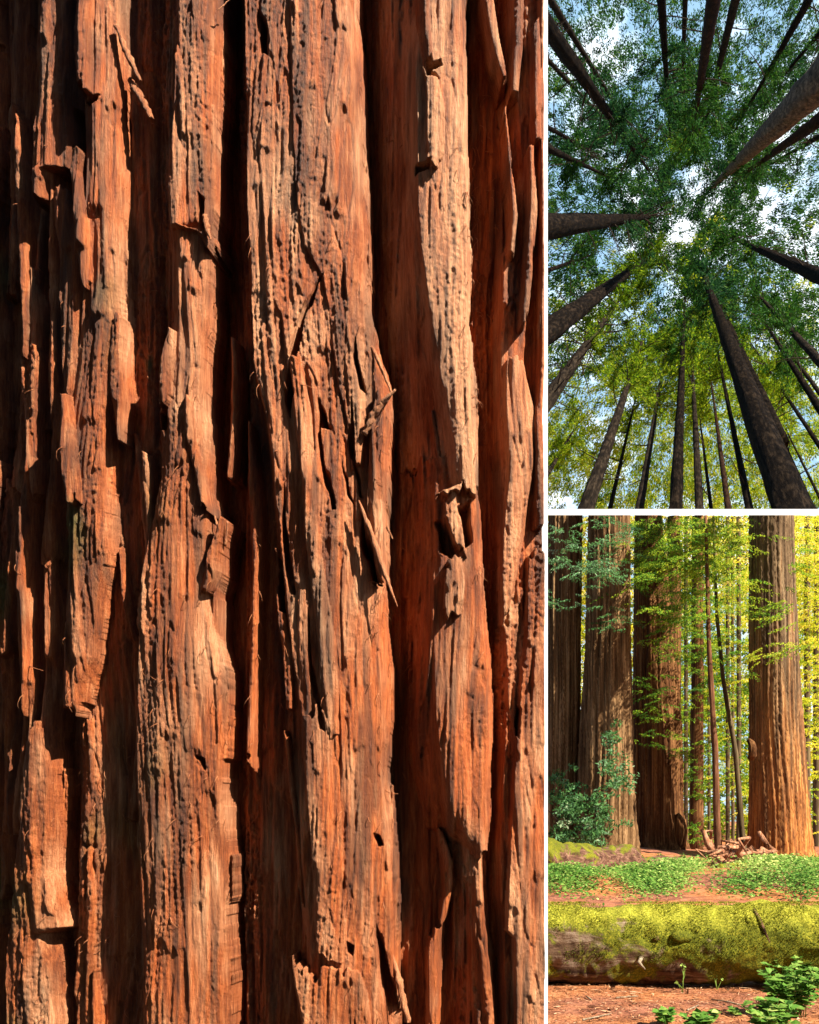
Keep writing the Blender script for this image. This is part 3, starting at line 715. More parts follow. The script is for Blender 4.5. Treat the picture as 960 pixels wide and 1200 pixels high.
for (p0, p1, w0, w1, bark, leaf, dead, label) in UP:
    rho = .12 + .009 * w0 if p0 != (890, 462) else .42
    Y0 = 2 * rho * F / w0
    q0, q1 = np.array(p0, float) - VP, np.array(p1, float) - VP
    Y1 = Y0 * np.linalg.norm(q0) / np.linalg.norm(q1)
    A, Bp = pt(*p0, Y0), pt(*p1, Y1)
    ax = unit(Bp - A); L = np.linalg.norm(Bp - A)
    below = p0[1] >= 590
    ext = min(.06 * L, Y0 * .12) if below else min(.10 * L, Y0 * .30)
    A2 = A - ax * ext
    root = thing('redwood_tree', label, 'redwood tree', A2, G_UP)
    nn = 40
    tt = np.linspace(0, 1, nn) ** 1.5
    Pc = A2 + (Bp + ax * L * .25 - A2) * tt[:, None]
    e1 = unit(np.cross(ax, [0, 0, 1.0])); e2 = np.cross(ax, e1)
    g = np.random.default_rng(int(p0[0] * 7 + p0[1]))
    sway = np.cumsum(g.standard_normal((nn, 2)), 0) * .012 * rho * np.sqrt(tt[:, None])
    Pc = Pc + sway[:, :1] * e1 + sway[:, 1:] * e2
    Rt = rho * (1.0 - .72 * tt)
    ns = 28 if w0 > 15 else 12
    V, Qs = tube(Pc, Rt, ns, .055 if w0 > 15 else .04, int(p0[0]))
    V = clip_rows(V, hi=600.5)
    mb = MB(); mb.add(V, Qs); mb.build('trunk', bark, root, True)
    # limbs and foliage
    cm = MB()
    npx = np.linalg.norm(q1 - q0)
    nl = int(12 + npx / 9)
    for k in range(nl):
        gq = g.uniform(.84 if w0 > 40 else .74 if below else .6 if w0 > 13 else .38, 1.16) if k > 4 else g.uniform(.9, 1.18)
        rr = np.linalg.norm(q0) * (1 - gq) + np.linalg.norm(q1) * gq
        rr = max(rr, np.linalg.norm(q1) * .45)
        Yk = Y0 * np.linalg.norm(q0) / rr
        if Yk > 330: continue
        base_p = A + (Bp - A) * ((Yk - Y0) / max(Y1 - Y0, 1e-3))
        th = g.uniform(0, 2 * math.pi)
        dirn = unit(math.cos(th) * e1 + math.sin(th) * e2 + ax * g.uniform(-.1, .4))
        Lb = g.uniform(14, 46) * Yk / F
        tip = base_p + dirn * Lb
        mid = base_p + dirn * Lb * .5 + e2 * g.normal() * Lb * .06
        px, py = proj(tip[None])
        if py[0] > 604 and g.random() < .8: continue
        V, Qs = tube([base_p, mid, tip], np.array([.011, .006, .003]) * Lb * .8 + .3 * Yk / F * .5, 5)
        pv = proj(V)[1]
        if pv.max() < 600:
            gm = MB(); gm.add(V, Qs); gm.build('branch', M_TWIG, root)
        nclump = int(g.integers(3, 7))
        for f in np.linspace(.3, 1.05, nclump):
            c = base_p + dirn * Lb * f + rdir(1)[0] * Lb * .12
            cx, cy_ = proj(c[None])
            if g.random() < openness(cx, cy_, GAPS)[0] * .9: continue
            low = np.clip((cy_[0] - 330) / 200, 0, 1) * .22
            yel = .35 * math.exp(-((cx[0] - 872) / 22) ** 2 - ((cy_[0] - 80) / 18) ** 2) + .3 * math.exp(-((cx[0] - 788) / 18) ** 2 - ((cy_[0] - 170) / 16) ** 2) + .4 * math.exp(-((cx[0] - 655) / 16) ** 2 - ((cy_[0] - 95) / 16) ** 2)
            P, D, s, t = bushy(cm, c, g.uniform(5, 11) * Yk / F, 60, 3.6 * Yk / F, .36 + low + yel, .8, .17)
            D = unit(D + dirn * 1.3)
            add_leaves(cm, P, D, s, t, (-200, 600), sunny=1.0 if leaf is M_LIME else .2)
    for k in range(dead):
        f = g.uniform(.02, .75) ** 1.3
        c = A + (Bp - A) * f; Yk = c[1]
        th = g.uniform(0, 2 * math.pi)
        dirn = unit(math.cos(th) * e1 + math.sin(th) * e2 + ax * g.uniform(-.3, .5))
        Lb = g.uniform(18, 55) * Yk / F
        P = [c]
        for q in range(5):
            dirn = unit(dirn + rdir(1)[0] * .22); P.append(P[-1] + dirn * Lb / 5)
        V, Qs = tube(P, np.linspace(.9, .22, 6) * Yk / F, 5)
        if proj(V)[1].max() < 600:
            gm = MB(); gm.add(V, Qs); gm.build('branch', M_TWIG, root)
    if cm.V: cm.build('crown', leaf, root)
# the unnumbered mass of crowns farther off
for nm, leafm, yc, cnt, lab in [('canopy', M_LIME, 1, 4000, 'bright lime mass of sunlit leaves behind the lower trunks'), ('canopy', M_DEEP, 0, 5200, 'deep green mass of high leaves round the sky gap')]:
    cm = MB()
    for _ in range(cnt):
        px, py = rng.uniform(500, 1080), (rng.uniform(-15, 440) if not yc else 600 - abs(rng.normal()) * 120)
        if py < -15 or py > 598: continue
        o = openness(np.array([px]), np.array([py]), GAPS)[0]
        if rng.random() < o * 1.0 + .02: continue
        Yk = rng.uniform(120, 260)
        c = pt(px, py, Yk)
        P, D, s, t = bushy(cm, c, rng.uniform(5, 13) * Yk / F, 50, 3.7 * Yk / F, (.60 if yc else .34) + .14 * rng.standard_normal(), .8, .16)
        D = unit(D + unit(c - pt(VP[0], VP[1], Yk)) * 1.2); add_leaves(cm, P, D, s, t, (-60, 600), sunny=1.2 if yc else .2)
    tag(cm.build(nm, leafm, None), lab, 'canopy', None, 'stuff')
# ------------------------------------------------------------------ the forest floor (lower view)
def at(px, py_ground):
    return EYE * F / (py_ground - HOR)                      # depth of a spot on the ground
# ground: one sheet to the horizon, with soft bumps
gx = np.concatenate([np.linspace(-400, -30, 24), np.linspace(-28, -1, 30), np.linspace(-.9, 26, 300), np.linspace(28, 400, 30)])
gy = np.concatenate([np.linspace(-60, 5, 16), np.linspace(5.3, 50, 340), np.linspace(52, 700, 50)])
GX, GY = np.meshgrid(gx, gy)
def ground_z(x, y):
    z = .05 * np.sin(x * .9 + 1.3) * np.sin(y * .7) + .03 * np.sin(x * 2.3 + y * 1.1) + .018 * np.sin(x * 5.1 - y * 3.7) * np.sin(y * 4.3)
    near = np.clip((np.asarray(y) - 11) / 6, 0, 1)
    z = z * (.35 + .65 * near)
    z = z + .28 * np.exp(-((x - 6.4) / 3.2) ** 2 - ((y - 23.5) / 3.6) ** 2) + .30 * np.exp(-((x - 9.0) / 2.6) ** 2 - ((y - 24) / 4.0) ** 2)
    z = z + .22 * np.exp(-((x - 3.6) / 1.6) ** 2 - ((y - 22) / 3) ** 2) + .5 * np.exp(-((x - 8) / 5.5) ** 2 - ((y - 41) / 5) ** 2)
    return z
GZ = ground_z(GX, GY)
ng = len(gx)
i = np.arange(len(gy) - 1)[:, None] * ng; j = np.arange(ng - 1)[None]
Qg = np.stack([i + j, i + j + 1, i + ng + j + 1, i + ng + j], -1).reshape(-1, 4)
m, nt = newmat('needle_litter')
n1 = noise(nt, 3.2, detail=8, rough=.65); n2 = noise(nt, .55, detail=4); n3 = noise(nt, 45, (1, .5, 1), 4, .7)
f = math_(nt, 'ADD', math_(nt, 'MULTIPLY', n1, .5), math_(nt, 'MULTIPLY', n3, .5))
c = ramp(nt, f, [(.34, (.05, .018, .012)), (.48, (.20, .072, .04)), (.58, (.34, .135, .075)), (.7, (.50, .26, .16))])
c2 = ramp(nt, f, [(.36, (.10, .035, .012)), (.5, (.36, .13, .04)), (.64, (.52, .24, .10))])
c = mix(nt, ramp(nt, n2, [(.42, (0, 0, 0)), (.6, (1, 1, 1))]), c, c2)
tc = nt.nodes.new('ShaderNodeTexCoord'); sp = nt.nodes.new('ShaderNodeSeparateXYZ'); nt.links.new(tc.outputs['Object'], sp.inputs[0])
k = math_(nt, 'ADD', math_(nt, 'SUBTRACT', 6.6, sp.outputs[1]), math_(nt, 'MULTIPLY', n2, .8), True)      # ground painted black round the giant trunk, as shade that cuts bounced light
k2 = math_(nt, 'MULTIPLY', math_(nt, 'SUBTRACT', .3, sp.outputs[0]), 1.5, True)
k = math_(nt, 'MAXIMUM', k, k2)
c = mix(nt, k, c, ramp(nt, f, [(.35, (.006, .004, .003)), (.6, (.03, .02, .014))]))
out(nt, principled(nt, c, .9, .15, f, .9, .03)); M_GROUND = m
tag(mesh_obj('ground', np.stack([GX, GY, GZ], -1), Qg, M_GROUND, None, None, True), 'reddish forest floor of needles and soil under the redwoods', kind='structure')
def gp(px, py, up=0.0):
    y = at(px, py); x = (px - PX0) / F * y
    return np.array([x, y, float(ground_z(x, y)) + up])

M_RW = trunk_mat('redwood_grey_over_red', (.035, .02, .011), (.12, .075, .038), (.34, .235, .125), 13, .022,
                 ((.06, .016, .006), (.29, .10, .024), (.58, .26, .07)), 8.5)
M_RD = trunk_mat('redwood_dark', (.022, .011, .005), (.135, .07, .028), (.40, .245, .115), 14, .022)
M_RB = trunk_mat('redwood_brown', (.02, .008, .003), (.105, .042, .014), (.28, .14, .05), 14, .022)
M_THIN = trunk_mat('thin_trunk', (.03, .012, .006), (.12, .05, .022), (.22, .10, .05), 12, .1)
M_BURL = M_RB
M_FAR = trunk_mat('far_trunk', (.03, .02, .01), (.09, .06, .03), (.16, .12, .06), 8, .08)
YEL = [(0, (.04, .09, .006)), (.3, (.17, .27, .010)), (.6, (.50, .52, .02)), (.85, (.80, .66, .06)), (1, (.80, .66, .22))]
GRN = [(0, (.014, .06, .008)), (.4, (.10, .24, .02)), (.75, (.36, .44, .025)), (1, (.42, .44, .04))]
BLU = [(0, (.014, .05, .016)), (.4, (.085, .21, .055)), (.75, (.13, .26, .13)), (1, (.36, .45, .26))]
CLO = [(0, (.02, .07, .012)), (.4, (.11, .25, .035)), (.75, (.30, .42, .09)), (1, (.58, .60, .20))]
M_YEL, M_GRN, M_BLU, M_CLO = leaf_mat('yellow_foliage', YEL, .55), leaf_mat('green_foliage', GRN, .5), leaf_mat('bluish_foliage', BLU, .4), leaf_mat('clover_leaves', CLO, .4)

def big_trunk(root, prof, Y, mat, seed, furrows=26, depth=.05, name='trunk', zbase=None, flare=0.0):
    """prof: (view row, left, right) of the outline from top to foot"""
    pr = np.array(prof, float); g = np.random.default_rng(seed)
    pr[0, 0] = 590
    zz = np.linspace(pr[0, 0], pr[-1, 0], 150)
    cx = np.interp(zz, pr[:, 0], (pr[:, 1] + pr[:, 2]) / 2); rr = np.interp(zz, pr[:, 0], (pr[:, 2] - pr[:, 1]) / 2) / F * Y
    x = (cx - PX0) / F * Y; z = EYE + (HOR - zz) / F * Y
    n = 150; th = np.arange(n) / n * 2 * math.pi
    ph = g.uniform(0, 6.28, 6)
    zrel = z - z.min()
    wob = .35 * np.sin(zrel * .35 + ph[0]) + .2 * np.sin(zrel * .9 + ph[1])
    TH = th[None] + wob[:, None] * .22
    fl = np.zeros((len(zz), n))
    for k, (q, am) in enumerate([(furrows, .5), (furrows * 1.7, .35), (furrows * .6, .5), (7, .5)]):
        fl += am * np.sin(TH * round(q) + ph[k] + .5 * np.sin(zrel * (.4 + .3 * k) + ph[k - 1])[:, None])
    fl = np.sign(fl) * np.abs(fl) ** .7
    low = np.exp(-zrel / 1.3)[:, None]
    R_ = rr[:, None] * (1 + depth * fl + low * flare * np.sin(th[None] * 5 + ph[4])) + .012 * g.standard_normal((len(zz), n))
    V = np.stack([x[:, None] + R_ * np.cos(th), Y + R_ * np.sin(th), z[:, None] + 0 * R_], -1).reshape(-1, 3)
    V = np.concatenate([V, [[x[0], Y, z[0]]]])
    ii = np.arange(len(zz) - 1)[:, None] * n; jj = np.arange(n)[None]; kk = (jj + 1) % n
    Qs = np.stack([ii + jj, ii + kk, ii + n + kk, ii + n + jj], -1).reshape(-1, 4)
    h = np.arange(0, n, 2); Qs = np.concatenate([Qs, np.stack([np.full(len(h), len(V) - 1), (h + 2) % n, h + 1, h], -1)])
    V = clip_rows(V, lo=602.5); mb = MB(); mb.add(V, Qs); return mb.build(name, mat, root, True)

def spray(mb, tb, base, dirn, L, mat_tone, size, tvar=.15, droop=.35, dens=1.0, lim=(604.5, 1300), side=.45):
    """a flat drooping spray: a curved shoot with side shoots of short leaflets"""
    n = max(5, int(11 * dens)); d = unit(np.asarray(dirn, float)); P = [np.asarray(base, float)]
    for k in range(n):
        d = unit(d + np.array([0, 0, -droop / n]) + rdir(1)[0] * .05); P.append(P[-1] + d * L / n)
    P = np.array(P)
    if tb is not None:
        px, py = proj(P)
        if py.min() > lim[0]:
            V, Qs = tube(P, np.linspace(.018, .005, len(P)) * min(1, L), 4); tb.add(V, Qs, .1)
    s_ = unit(np.cross(d, [0, 0, 1.0]) + 1e-6)
    C, D, S_, T_ = [], [], [], []
    for k in range(1, len(P)):
        for sg in (-1, 1):
            sl = L * side * (1 - .75 * k / len(P)) * rng.uniform(.6, 1.2)
            dd = unit(d * .7 + s_ * sg + np.array([0, 0, -.25]) + rdir(1)[0] * .25)
            mm = max(2, int(sl / (size * .5)))
            t = (np.arange(mm) + .5) / mm
            C.append(P[k] + dd * (sl * t)[:, None] + rdir(mm) * size * .35)
            D.append(unit(dd + rdir(mm) * .55)); S_.append(size * rng.uniform(.7, 1.4, mm)); T_.append(np.clip(mat_tone + tvar * rng.standard_normal(mm), 0, 1))
    C, D, S_, T_ = map(np.concatenate, (C, D, S_, T_))
    px, py = proj(C); ok = (py > lim[0]) & (py < lim[1])
    if ok.any():
        nrm = unit(to_sun * 1.1 + np.array([0, 0, .3]) + rdir(ok.sum()) * .6)
        mb.quads(leaf_quads(C[ok], D[ok], nrm, S_[ok], S_[ok] * .5), T_[ok])

def pxs(p, Y): return p / F * Y                           # view spots to metres at depth Y
G_BIG = 'great redwoods standing behind the fallen log'

# --- great trunks
def great(label, prof, Y, mat, seed, **kw):
    pr = prof[-1]; root = thing('redwood_tree', label, 'redwood tree', [((pr[1] + pr[2]) / 2 - PX0) / F * Y, Y, 0], G_BIG)
    big_trunk(root, prof, Y, mat, seed, **kw); return root
def foliage(root, specs, leaf, size, seed=0, name='crown', twig=True):
    """specs: (row x, row y, spread x, spread y, depth, depth spread, sprays, length in spots, tone, direction x)"""
    mb, tb = MB(), MB()
    for (px, py, sx_, sy_, Y, sY, cnt, ln, tone, dx) in specs:
        for _ in range(int(cnt * 1.6)):
            Yk = Y + rng.normal() * sY; x, y = px + rng.normal() * sx_, py + rng.normal() * sy_
            if y < 600: y = 604 + rng.random() * 30
            b = pt(x, y, Yk); sg = dx if dx else rng.choice([-1, 1])
            d = [sg * rng.uniform(.5, 1.2), rng.normal() * .5, rng.normal() * .15]
            spray(mb, tb, b, d, pxs(ln, Yk) * rng.uniform(.7, 1.3), np.clip(tone + rng.normal() * .12, 0, 1), size * Yk / 38, dens=.8)
    if mb.V: mb.build(name, leaf, root)
    return root

A_ = great('dark furrowed great redwood nearest the upright board, a bluish shrub hiding its foot', [(603, 645, 682), (760, 641, 680), (900, 638, 679), (1002, 630, 684)], 37.5, M_RD, 1, furrows=22, depth=.065)
B_t = great('wide grey-brown great redwood leaning slightly, foliage draped over its upper trunk', [(603, 692, 737), (760, 688, 738), (880, 681, 741), (960, 679, 744), (1003, 675, 749)], 36.5, M_RD, 2, furrows=24, flare=.05, depth=.065)
C_t = great('reddish great redwood with a dark burl low on its side, mid grove', [(603, 745, 772), (700, 744, 784), (850, 743, 797), (950, 742, 799), (985, 740, 803), (1004, 734, 812)], 41.5, M_RB, 3, furrows=24, flare=.06)
E_t = great('straight great redwood standing clear, grey above and glowing red-brown below, with flared foot', [(603, 880, 928), (700, 880, 931), (800, 880, 936), (880, 881, 942), (960, 880, 947), (995, 878, 951), (1012, 876, 957)], 37.0, M_RW, 4, furrows=38, flare=.03, depth=.035)
def burl(root, px, py, Y, rpx, hpx, mat, seed, name='burl'):
    c = pt(px, py, Y); g = np.random.default_rng(seed)
    P = [c + np.array([0, 0, -pxs(hpx, Y)]), c + np.array([.02, -.1, -pxs(hpx * .6, Y)]), c + np.array([.03, -.15, 0]), c + np.array([0, -.1, pxs(hpx * .6, Y)]), c + np.array([-.1, 0, pxs(hpx, Y)])]
    V, Qs = tube(P, np.array([.85, 1, 1.05, .85, .5]) * pxs(rpx, Y), 20, .16, seed); mb = MB(); mb.add(V, Qs); return mb.build(name, mat, root, True)
burl(C_t, 797, 974, 40.6, 6.5, 20, M_RB, 5)
b_ = burl(E_t, 880, 878, 36.0, 4.5, 11, M_RB, 6); b_['label'] = 'ragged torn bark knob on the trunk side'
foliage(A_, [(662, 622, 10, 14, 33, 1.0, 10, 26, .5, 0), (672, 660, 14, 6, 33, 1.0, 14, 28, .55, 0), (655, 705, 12, 6, 33, 1, 7, 24, .5, 0)], M_BLU, .085)
foliage(B_t, [(715, 628, 14, 18, 33, 1.0, 15, 26, .4, 0), (712, 668, 16, 8, 33, 1.0, 10, 24, .5, 0), (715, 725, 14, 8, 33, 1, 8, 22, .35, 0)], M_BLU, .085)
foliage(C_t, [(772, 650, 13, 32, 38, 1, 54, 26, .45, 0), (770, 760, 14, 8, 38, 1, 6, 26, .6, 1), (768, 830, 18, 24, 38, 1.2, 26, 22, .35, 0), (783, 880, 12, 10, 38, 1, 8, 20, .45, 1)], M_GRN, .08)
foliage(E_t, [(925, 715, 8, 8, 34, .6, 7, 30, .55, -1), (930, 760, 8, 8, 34, .6, 5, 30, .6, -1), (892, 768, 4, 5, 34.5, .4, 4, 16, .95, -1), (930, 660, 8, 20, 34, 1, 8, 22, .5, 1)], M_GRN, .085)

for lab_, a_, w_ in [('great redwood hidden from the front by the giant trunk, next beyond the darkest one', 585, 44), ('great redwood hidden from the front by the giant trunk, second beyond the darkest one', 520, 54)]:
    great(lab_, [(603, a_ - w_ * .45, a_ + w_ * .45), (900, a_ - w_ * .5, a_ + w_ * .5), (1003, a_ - w_ * .62, a_ + w_ * .62)], 39, M_RB, a_)
# --- thin trunks of the middle distance
def thin(label, pts, Y, w, mat, name='redwood_sapling', cat='sapling', group='thin trunks between the great redwoods'):
    P = np.array([pt(px, py, Y) for px, py in pts]); P[-1, 2] = min(P[-1, 2], ground_z(P[-1, 0], P[-1, 1]) - .02)
    root = thing(name, label, cat, [P[-1, 0], P[-1, 1], P[-1, 2]], group)
    t = np.linspace(0, 1, 30); tt = np.linspace(0, 1, len(P)); PP = np.stack([np.interp(t, tt, P[:, k]) for k in range(3)], -1)
    V, Qs = tube(PP, np.interp(t, [0, 1], w) / 2 / F * Y, 10, .05, int(pts[0][0])); V = clip_rows(V, lo=603); mb = MB(); mb.add(V, Qs); mb.build('trunk', mat, root, True)
    return root
sap = thin('slender straight reddish sapling before the green foliage at the middle of the grove', [(827, 604), (831, 760), (838, 880), (842, 1006)], 34.5, (3.5, 9), M_THIN)
foliage(sap, [(802, 655, 32, 36, 36, 2, 110, 34, .46, 0), (850, 640, 22, 26, 37, 2, 64, 30, .66, 0), (800, 715, 26, 20, 35, 1.5, 44, 32, .40, 0), (838, 705, 24, 12, 35, 1, 8, 30, .66, 0), (845, 765, 18, 14, 36, 1, 6, 22, .4, 0)], M_GRN, .08)
ln_ = thin('thin dark sapling leaning out behind the slender straight one', [(836, 606), (840, 720), (848, 800), (862, 880), (872, 1002)], 39, (3, 7), M_FAR)
foliage(ln_, [(856, 790, 16, 36, 40, 1, 34, 24, .34, 0), (852, 880, 14, 36, 41, 1, 20, 22, .4, 0)], M_GRN, .08)
dt = thin('brown leaf-veiled redwood between the burled great redwood and the slender sapling', [(818, 605), (817, 850), (816, 1002)], 46, (13, 17), M_RB, 'redwood_tree', 'redwood tree', None)
foliage(dt, [(815, 760, 10, 30, 44, .6, 16, 22, .35, 0), (815, 880, 12, 40, 44, .6, 22, 20, .45, 0), (822, 978, 10, 10, 43, .6, 10, 16, .35, 0)], M_GRN, .08)
cb = thin('shaded brown redwood close behind the burled great one', [(790, 606), (789, 900), (789, 1000)], 48, (16, 20), M_RB, 'redwood_tree', 'redwood tree', None)

# --- farther trees
FARS = [(853, 606, 1000, 62, 5, 'slim far tree straight behind the leaning sapling'),
        (859, 606, 998, 70, 4, 'yellow-green lit far tree right behind the leaning sapling'), (866, 606, 1000, 58, 6, 'brownish far tree close before the clear-standing great redwood'), (831, 606, 998, 72, 4, 'slim far tree just behind the slender straight sapling'),
        (946, 606, 1004, 52, 8, 'grey far tree next outside the clear-standing great redwood'), (957, 606, 1004, 60, 9, 'wide far tree at the outer edge past the clear-standing great redwood'), (972, 606, 1004, 56, 10, 'far redwood half outside the view'),
        (804, 606, 998, 66, 5, 'slim far tree right beside the burled great redwood')]
for px, y0, y1, Y, w, lab in FARS:
    r = thin(lab, [(px + rng.normal(), y0), (px, (y0 + y1) / 2), (px, y1)], Y, (w * .8, w), M_FAR, 'conifer', 'conifer', 'far conifers behind the great redwoods')
    foliage(r, [(px, y0 + 70, 13, 50, Y, 2, 26, 30, .6, 0), (px, y0 + 220, 12, 70, Y, 2, 30, 24, .55, 0)], M_YEL if px > 850 or px < 745 else M_GRN, .055)
mp = thin('yellow-leaved maple with a thin stem, beyond the clear-standing great redwood', [(975, 610), (968, 800), (966, 1006)], 44, (4, 8), M_FAR, 'maple', 'maple', None)
foliage(mp, [(945, 660, 18, 40, 43, 2, 60, 34, .64, 0), (945, 760, 16, 40, 43, 2, 46, 32, .55, 0), (950, 860, 12, 40, 43, 2, 24, 26, .5, 0), (900, 640, 40, 30, 46, 1, 20, 30, .8, 0)], M_YEL, .085)

# --- the far woods: one mass
FGAP = [(741, 650, 4, 50, .85), (687, 620, 4, 30, .6), (806, 745, 5, 14, .9), (868, 755, 7, 22, .9), (868, 700, 8, 14, .6), (836, 890, 3, 26, .8), (804, 860, 4, 14, .7), (954, 830, 6, 30, .7), (846, 640, 6, 8, .6), (940, 900, 4, 30, .5), (798, 640, 5, 12, .5)]
wy, wg = MB(), MB()
for _ in range(11000):
    px, py = rng.uniform(430, 1090), 604 + rng.random() ** 1.1 * 396
    if rng.random() < openness(np.array([px]), np.array([py]), FGAP)[0] * 1.25: continue
    Yk = rng.uniform(75, 125)
    up = np.clip((780 - py) / 170, 0, 1); lowy = np.clip((py - 910) / 60, 0, 1)
    mid = np.clip(1.3 - abs(px - 840) / 62, 0, 1)
    green = mid * (.92 - .75 * up - .35 * lowy) + .12 + (.22 if px > 925 else 0)
    isg = rng.random() < green
    tone = (.40 + .2 * up if isg else .56 + .14 * up) + .17 * rng.standard_normal()
    P, D, s, t = bushy(None, pt(px, py, Yk), rng.uniform(5, 12) * Yk / F, 36, 3.6 * Yk / F, tone + .10, .9, .15)
    add_leaves(wg if isg else wy, P, D, s, t, (604.5, 1001), .6, 1.3)
tag(wy.build('distant_woods', M_YEL), 'sunlit yellow woods far behind the great redwoods', None, None, 'stuff')
tag(wg.build('distant_woods', M_GRN), 'green woods far behind the great redwoods', None, None, 'stuff')

# --- bluish shrub at the foot of the dark trunks
sh = thing('shrub', 'bluish-green rhododendron shrub at the feet of the dark great redwoods', 'shrub', gp(690, 1004))
mb = MB()
for (cx, cy_, sx_, sy_, k) in [(665, 940, 20, 24, 70), (700, 955, 20, 20, 60), (722, 905, 12, 20, 36), (655, 985, 12, 10, 24), (716, 865, 9, 12, 14), (690, 975, 20, 12, 34)]:
    for _ in range(int(k * .72)):
        c = pt(cx + rng.normal() * sx_ * .7, min(cy_ + rng.normal() * sy_ * .7, 996), 33.5 + rng.normal() * .8)
        P, D, s, t = bushy(mb, c, .26, 26, .15, .36 + .18 * rng.standard_normal(), .6, .16)
        add_leaves(mb, P, D, s, t, (604, 999), .4, .8)
mb.build('foliage', M_BLU, sh)
for k in range(7):
    x0 = 660 + 9 * k
    V, Qs = tube([gp(x0, 1006), pt(x0 + rng.normal() * 8, 970, 33.6), pt(x0 + rng.normal() * 16, 930, 33.6)], [.03, .02, .01], 6)
    q = MB(); q.add(V, Qs); q.build('stem', M_TWIG, sh)

# --- fallen trunks and root debris of the middle ground
def log(name, label, cat, p0, p1, r0, r1, mat, seed, rough=.12, n=40, m=120, group=None, sag=0.0):
    g = np.random.default_rng(seed); t = np.linspace(0, 1, m)
    P = np.asarray(p0)[None] * (1 - t[:, None]) + np.asarray(p1)[None] * t[:, None]
    nz = gnoise((m, n), 2.2, 1.2, seed) * .35 + gnoise((m, n), 7, 2.5, seed + 1) * .5 + gnoise((m, n), 14, 5, seed + 2) * .6
    R = (r0 + (r1 - r0) * t)[:, None] * (1 + rough * nz)
    T = unit(np.asarray(p1) - np.asarray(p0)); A = unit(np.cross(T, [0, 0, 1])); B = np.cross(A, T)
    th = np.arange(n) / n * 2 * math.pi
    V = P[:, None] + R[..., None] * (np.cos(th)[None, :, None] * A + np.sin(th)[None, :, None] * B)
    V = np.concatenate([V.reshape(-1, 3), P[:1], P[-1:]])
    i = np.arange(m - 1)[:, None] * n; j = np.arange(n)[None]; k = (j + 1) % n
    Qs = np.stack([i + j, i + k, i + n + k, i + n + j], -1).reshape(-1, 4); h = np.arange(0, n, 2)
    Qs = np.concatenate([Qs, np.stack([np.full(len(h), len(V) - 2), (h + 2) % n, h + 1, h], -1), np.stack([np.full(len(h), len(V) - 1), (m - 1) * n + h, (m - 1) * n + h + 1, (m - 1) * n + (h + 2) % n], -1)])
    root = thing(name, label, cat, [P[m // 2, 0], P[m // 2, 1], 0], group)
    mb = MB(); mb.add(V, Qs); mb.build('log_body', mat, root, True)
    return root

def mossy(name, wood, moss, bias, gain=3.0, zlo=0., zhi=.7, grain=(.08, 1, 1), warm=None, xg=0.0):
    m, nt = newmat(name)
    n1 = noise(nt, 14, grain, 7, .65, warp=.5); n2 = noise(nt, 2.6, (1, 1, 1), 6, .65, warp=.6); n3 = noise(nt, 60, (1, 1, 1), 4, .7)
    c = ramp(nt, n1, [(.34, wood[0]), (.5, wood[1]), (.66, wood[2])])
    cm_ = ramp(nt, math_(nt, 'ADD', math_(nt, 'MULTIPLY', n3, .65), math_(nt, 'MULTIPLY', n2, .35)), [(.34, moss[0]), (.5, moss[1]), (.64, moss[2])])
    tc = nt.nodes.new('ShaderNodeTexCoord'); s = nt.nodes.new('ShaderNodeSeparateXYZ'); nt.links.new(tc.outputs['Object'], s.inputs[0])
    if warm is not None:                                   # moss yellower on the crown, darker green below: top light put into its colour
        cw = ramp(nt, n3, [(.34, warm[0]), (.5, warm[1]), (.66, warm[2])])
        k = math_(nt, 'MULTIPLY', math_(nt, 'SUBTRACT', s.outputs[2], .50), 5.0)
        k = math_(nt, 'ADD', k, math_(nt, 'MULTIPLY', math_(nt, 'SUBTRACT', n2, .5), 2.5), True)
        cm_ = mix(nt, k, cm_, cw)
    z = math_(nt, 'DIVIDE', math_(nt, 'SUBTRACT', s.outputs[2], zlo), zhi - zlo)
    if xg: z = math_(nt, 'ADD', z, math_(nt, 'MULTIPLY', s.outputs[0], xg))      # mossier towards one end
    f = math_(nt, 'ADD', math_(nt, 'MULTIPLY', math_(nt, 'SUBTRACT', n2, .5), gain), math_(nt, 'ADD', z, bias), True)
    f = ramp(nt, f, [(.35, (0, 0, 0)), (.6, (1, 1, 1))])
    h = math_(nt, 'ADD', math_(nt, 'MULTIPLY', n1, .6), math_(nt, 'MULTIPLY', n3, .5))
    out(nt, principled(nt, mix(nt, f, c, cm_), .9, .12, h, .8, .025)); return m
WOOD = ((.025, .012, .007), (.10, .055, .03), (.27, .20, .14))
MOSSG = ((.02, .028, .003), (.085, .095, .007), (.24, .21, .015)); MOSSY = ((.06, .065, .006), (.19, .19, .012), (.42, .38, .05))
M_LOG = mossy('mossy_log', WOOD, MOSSG, .34, 3.2, -.2, .8, (.05, 1, 1), MOSSY, .30)
M_LOG2 = mossy('old_log', ((.03, .013, .008), (.11, .052, .032), (.26, .15, .095)), MOSSG, -.28, 2.8, .0, .9, (.15, 1, 1))
M_LOGT = mossy('thin_old_log', ((.04, .02, .012), (.12, .06, .035), (.22, .13, .08)), MOSSG, -.1, 2.4, .0, .5, (.15, 1, 1))
M_ROOT = trunk_mat('root_wood', (.10, .035, .015), (.32, .14, .07), (.52, .30, .18), 16, .3)
YL = 9.95
ml = log('fallen_log', 'long mossy fallen log lying across the foreground, its moss coloured sunlit yellow on top', 'log', [-.9, YL + .12, .375], [7.0, YL - .15, .405], .385, .375, M_LOG, 31, .05, 96, 720)
Yk = YL - .33
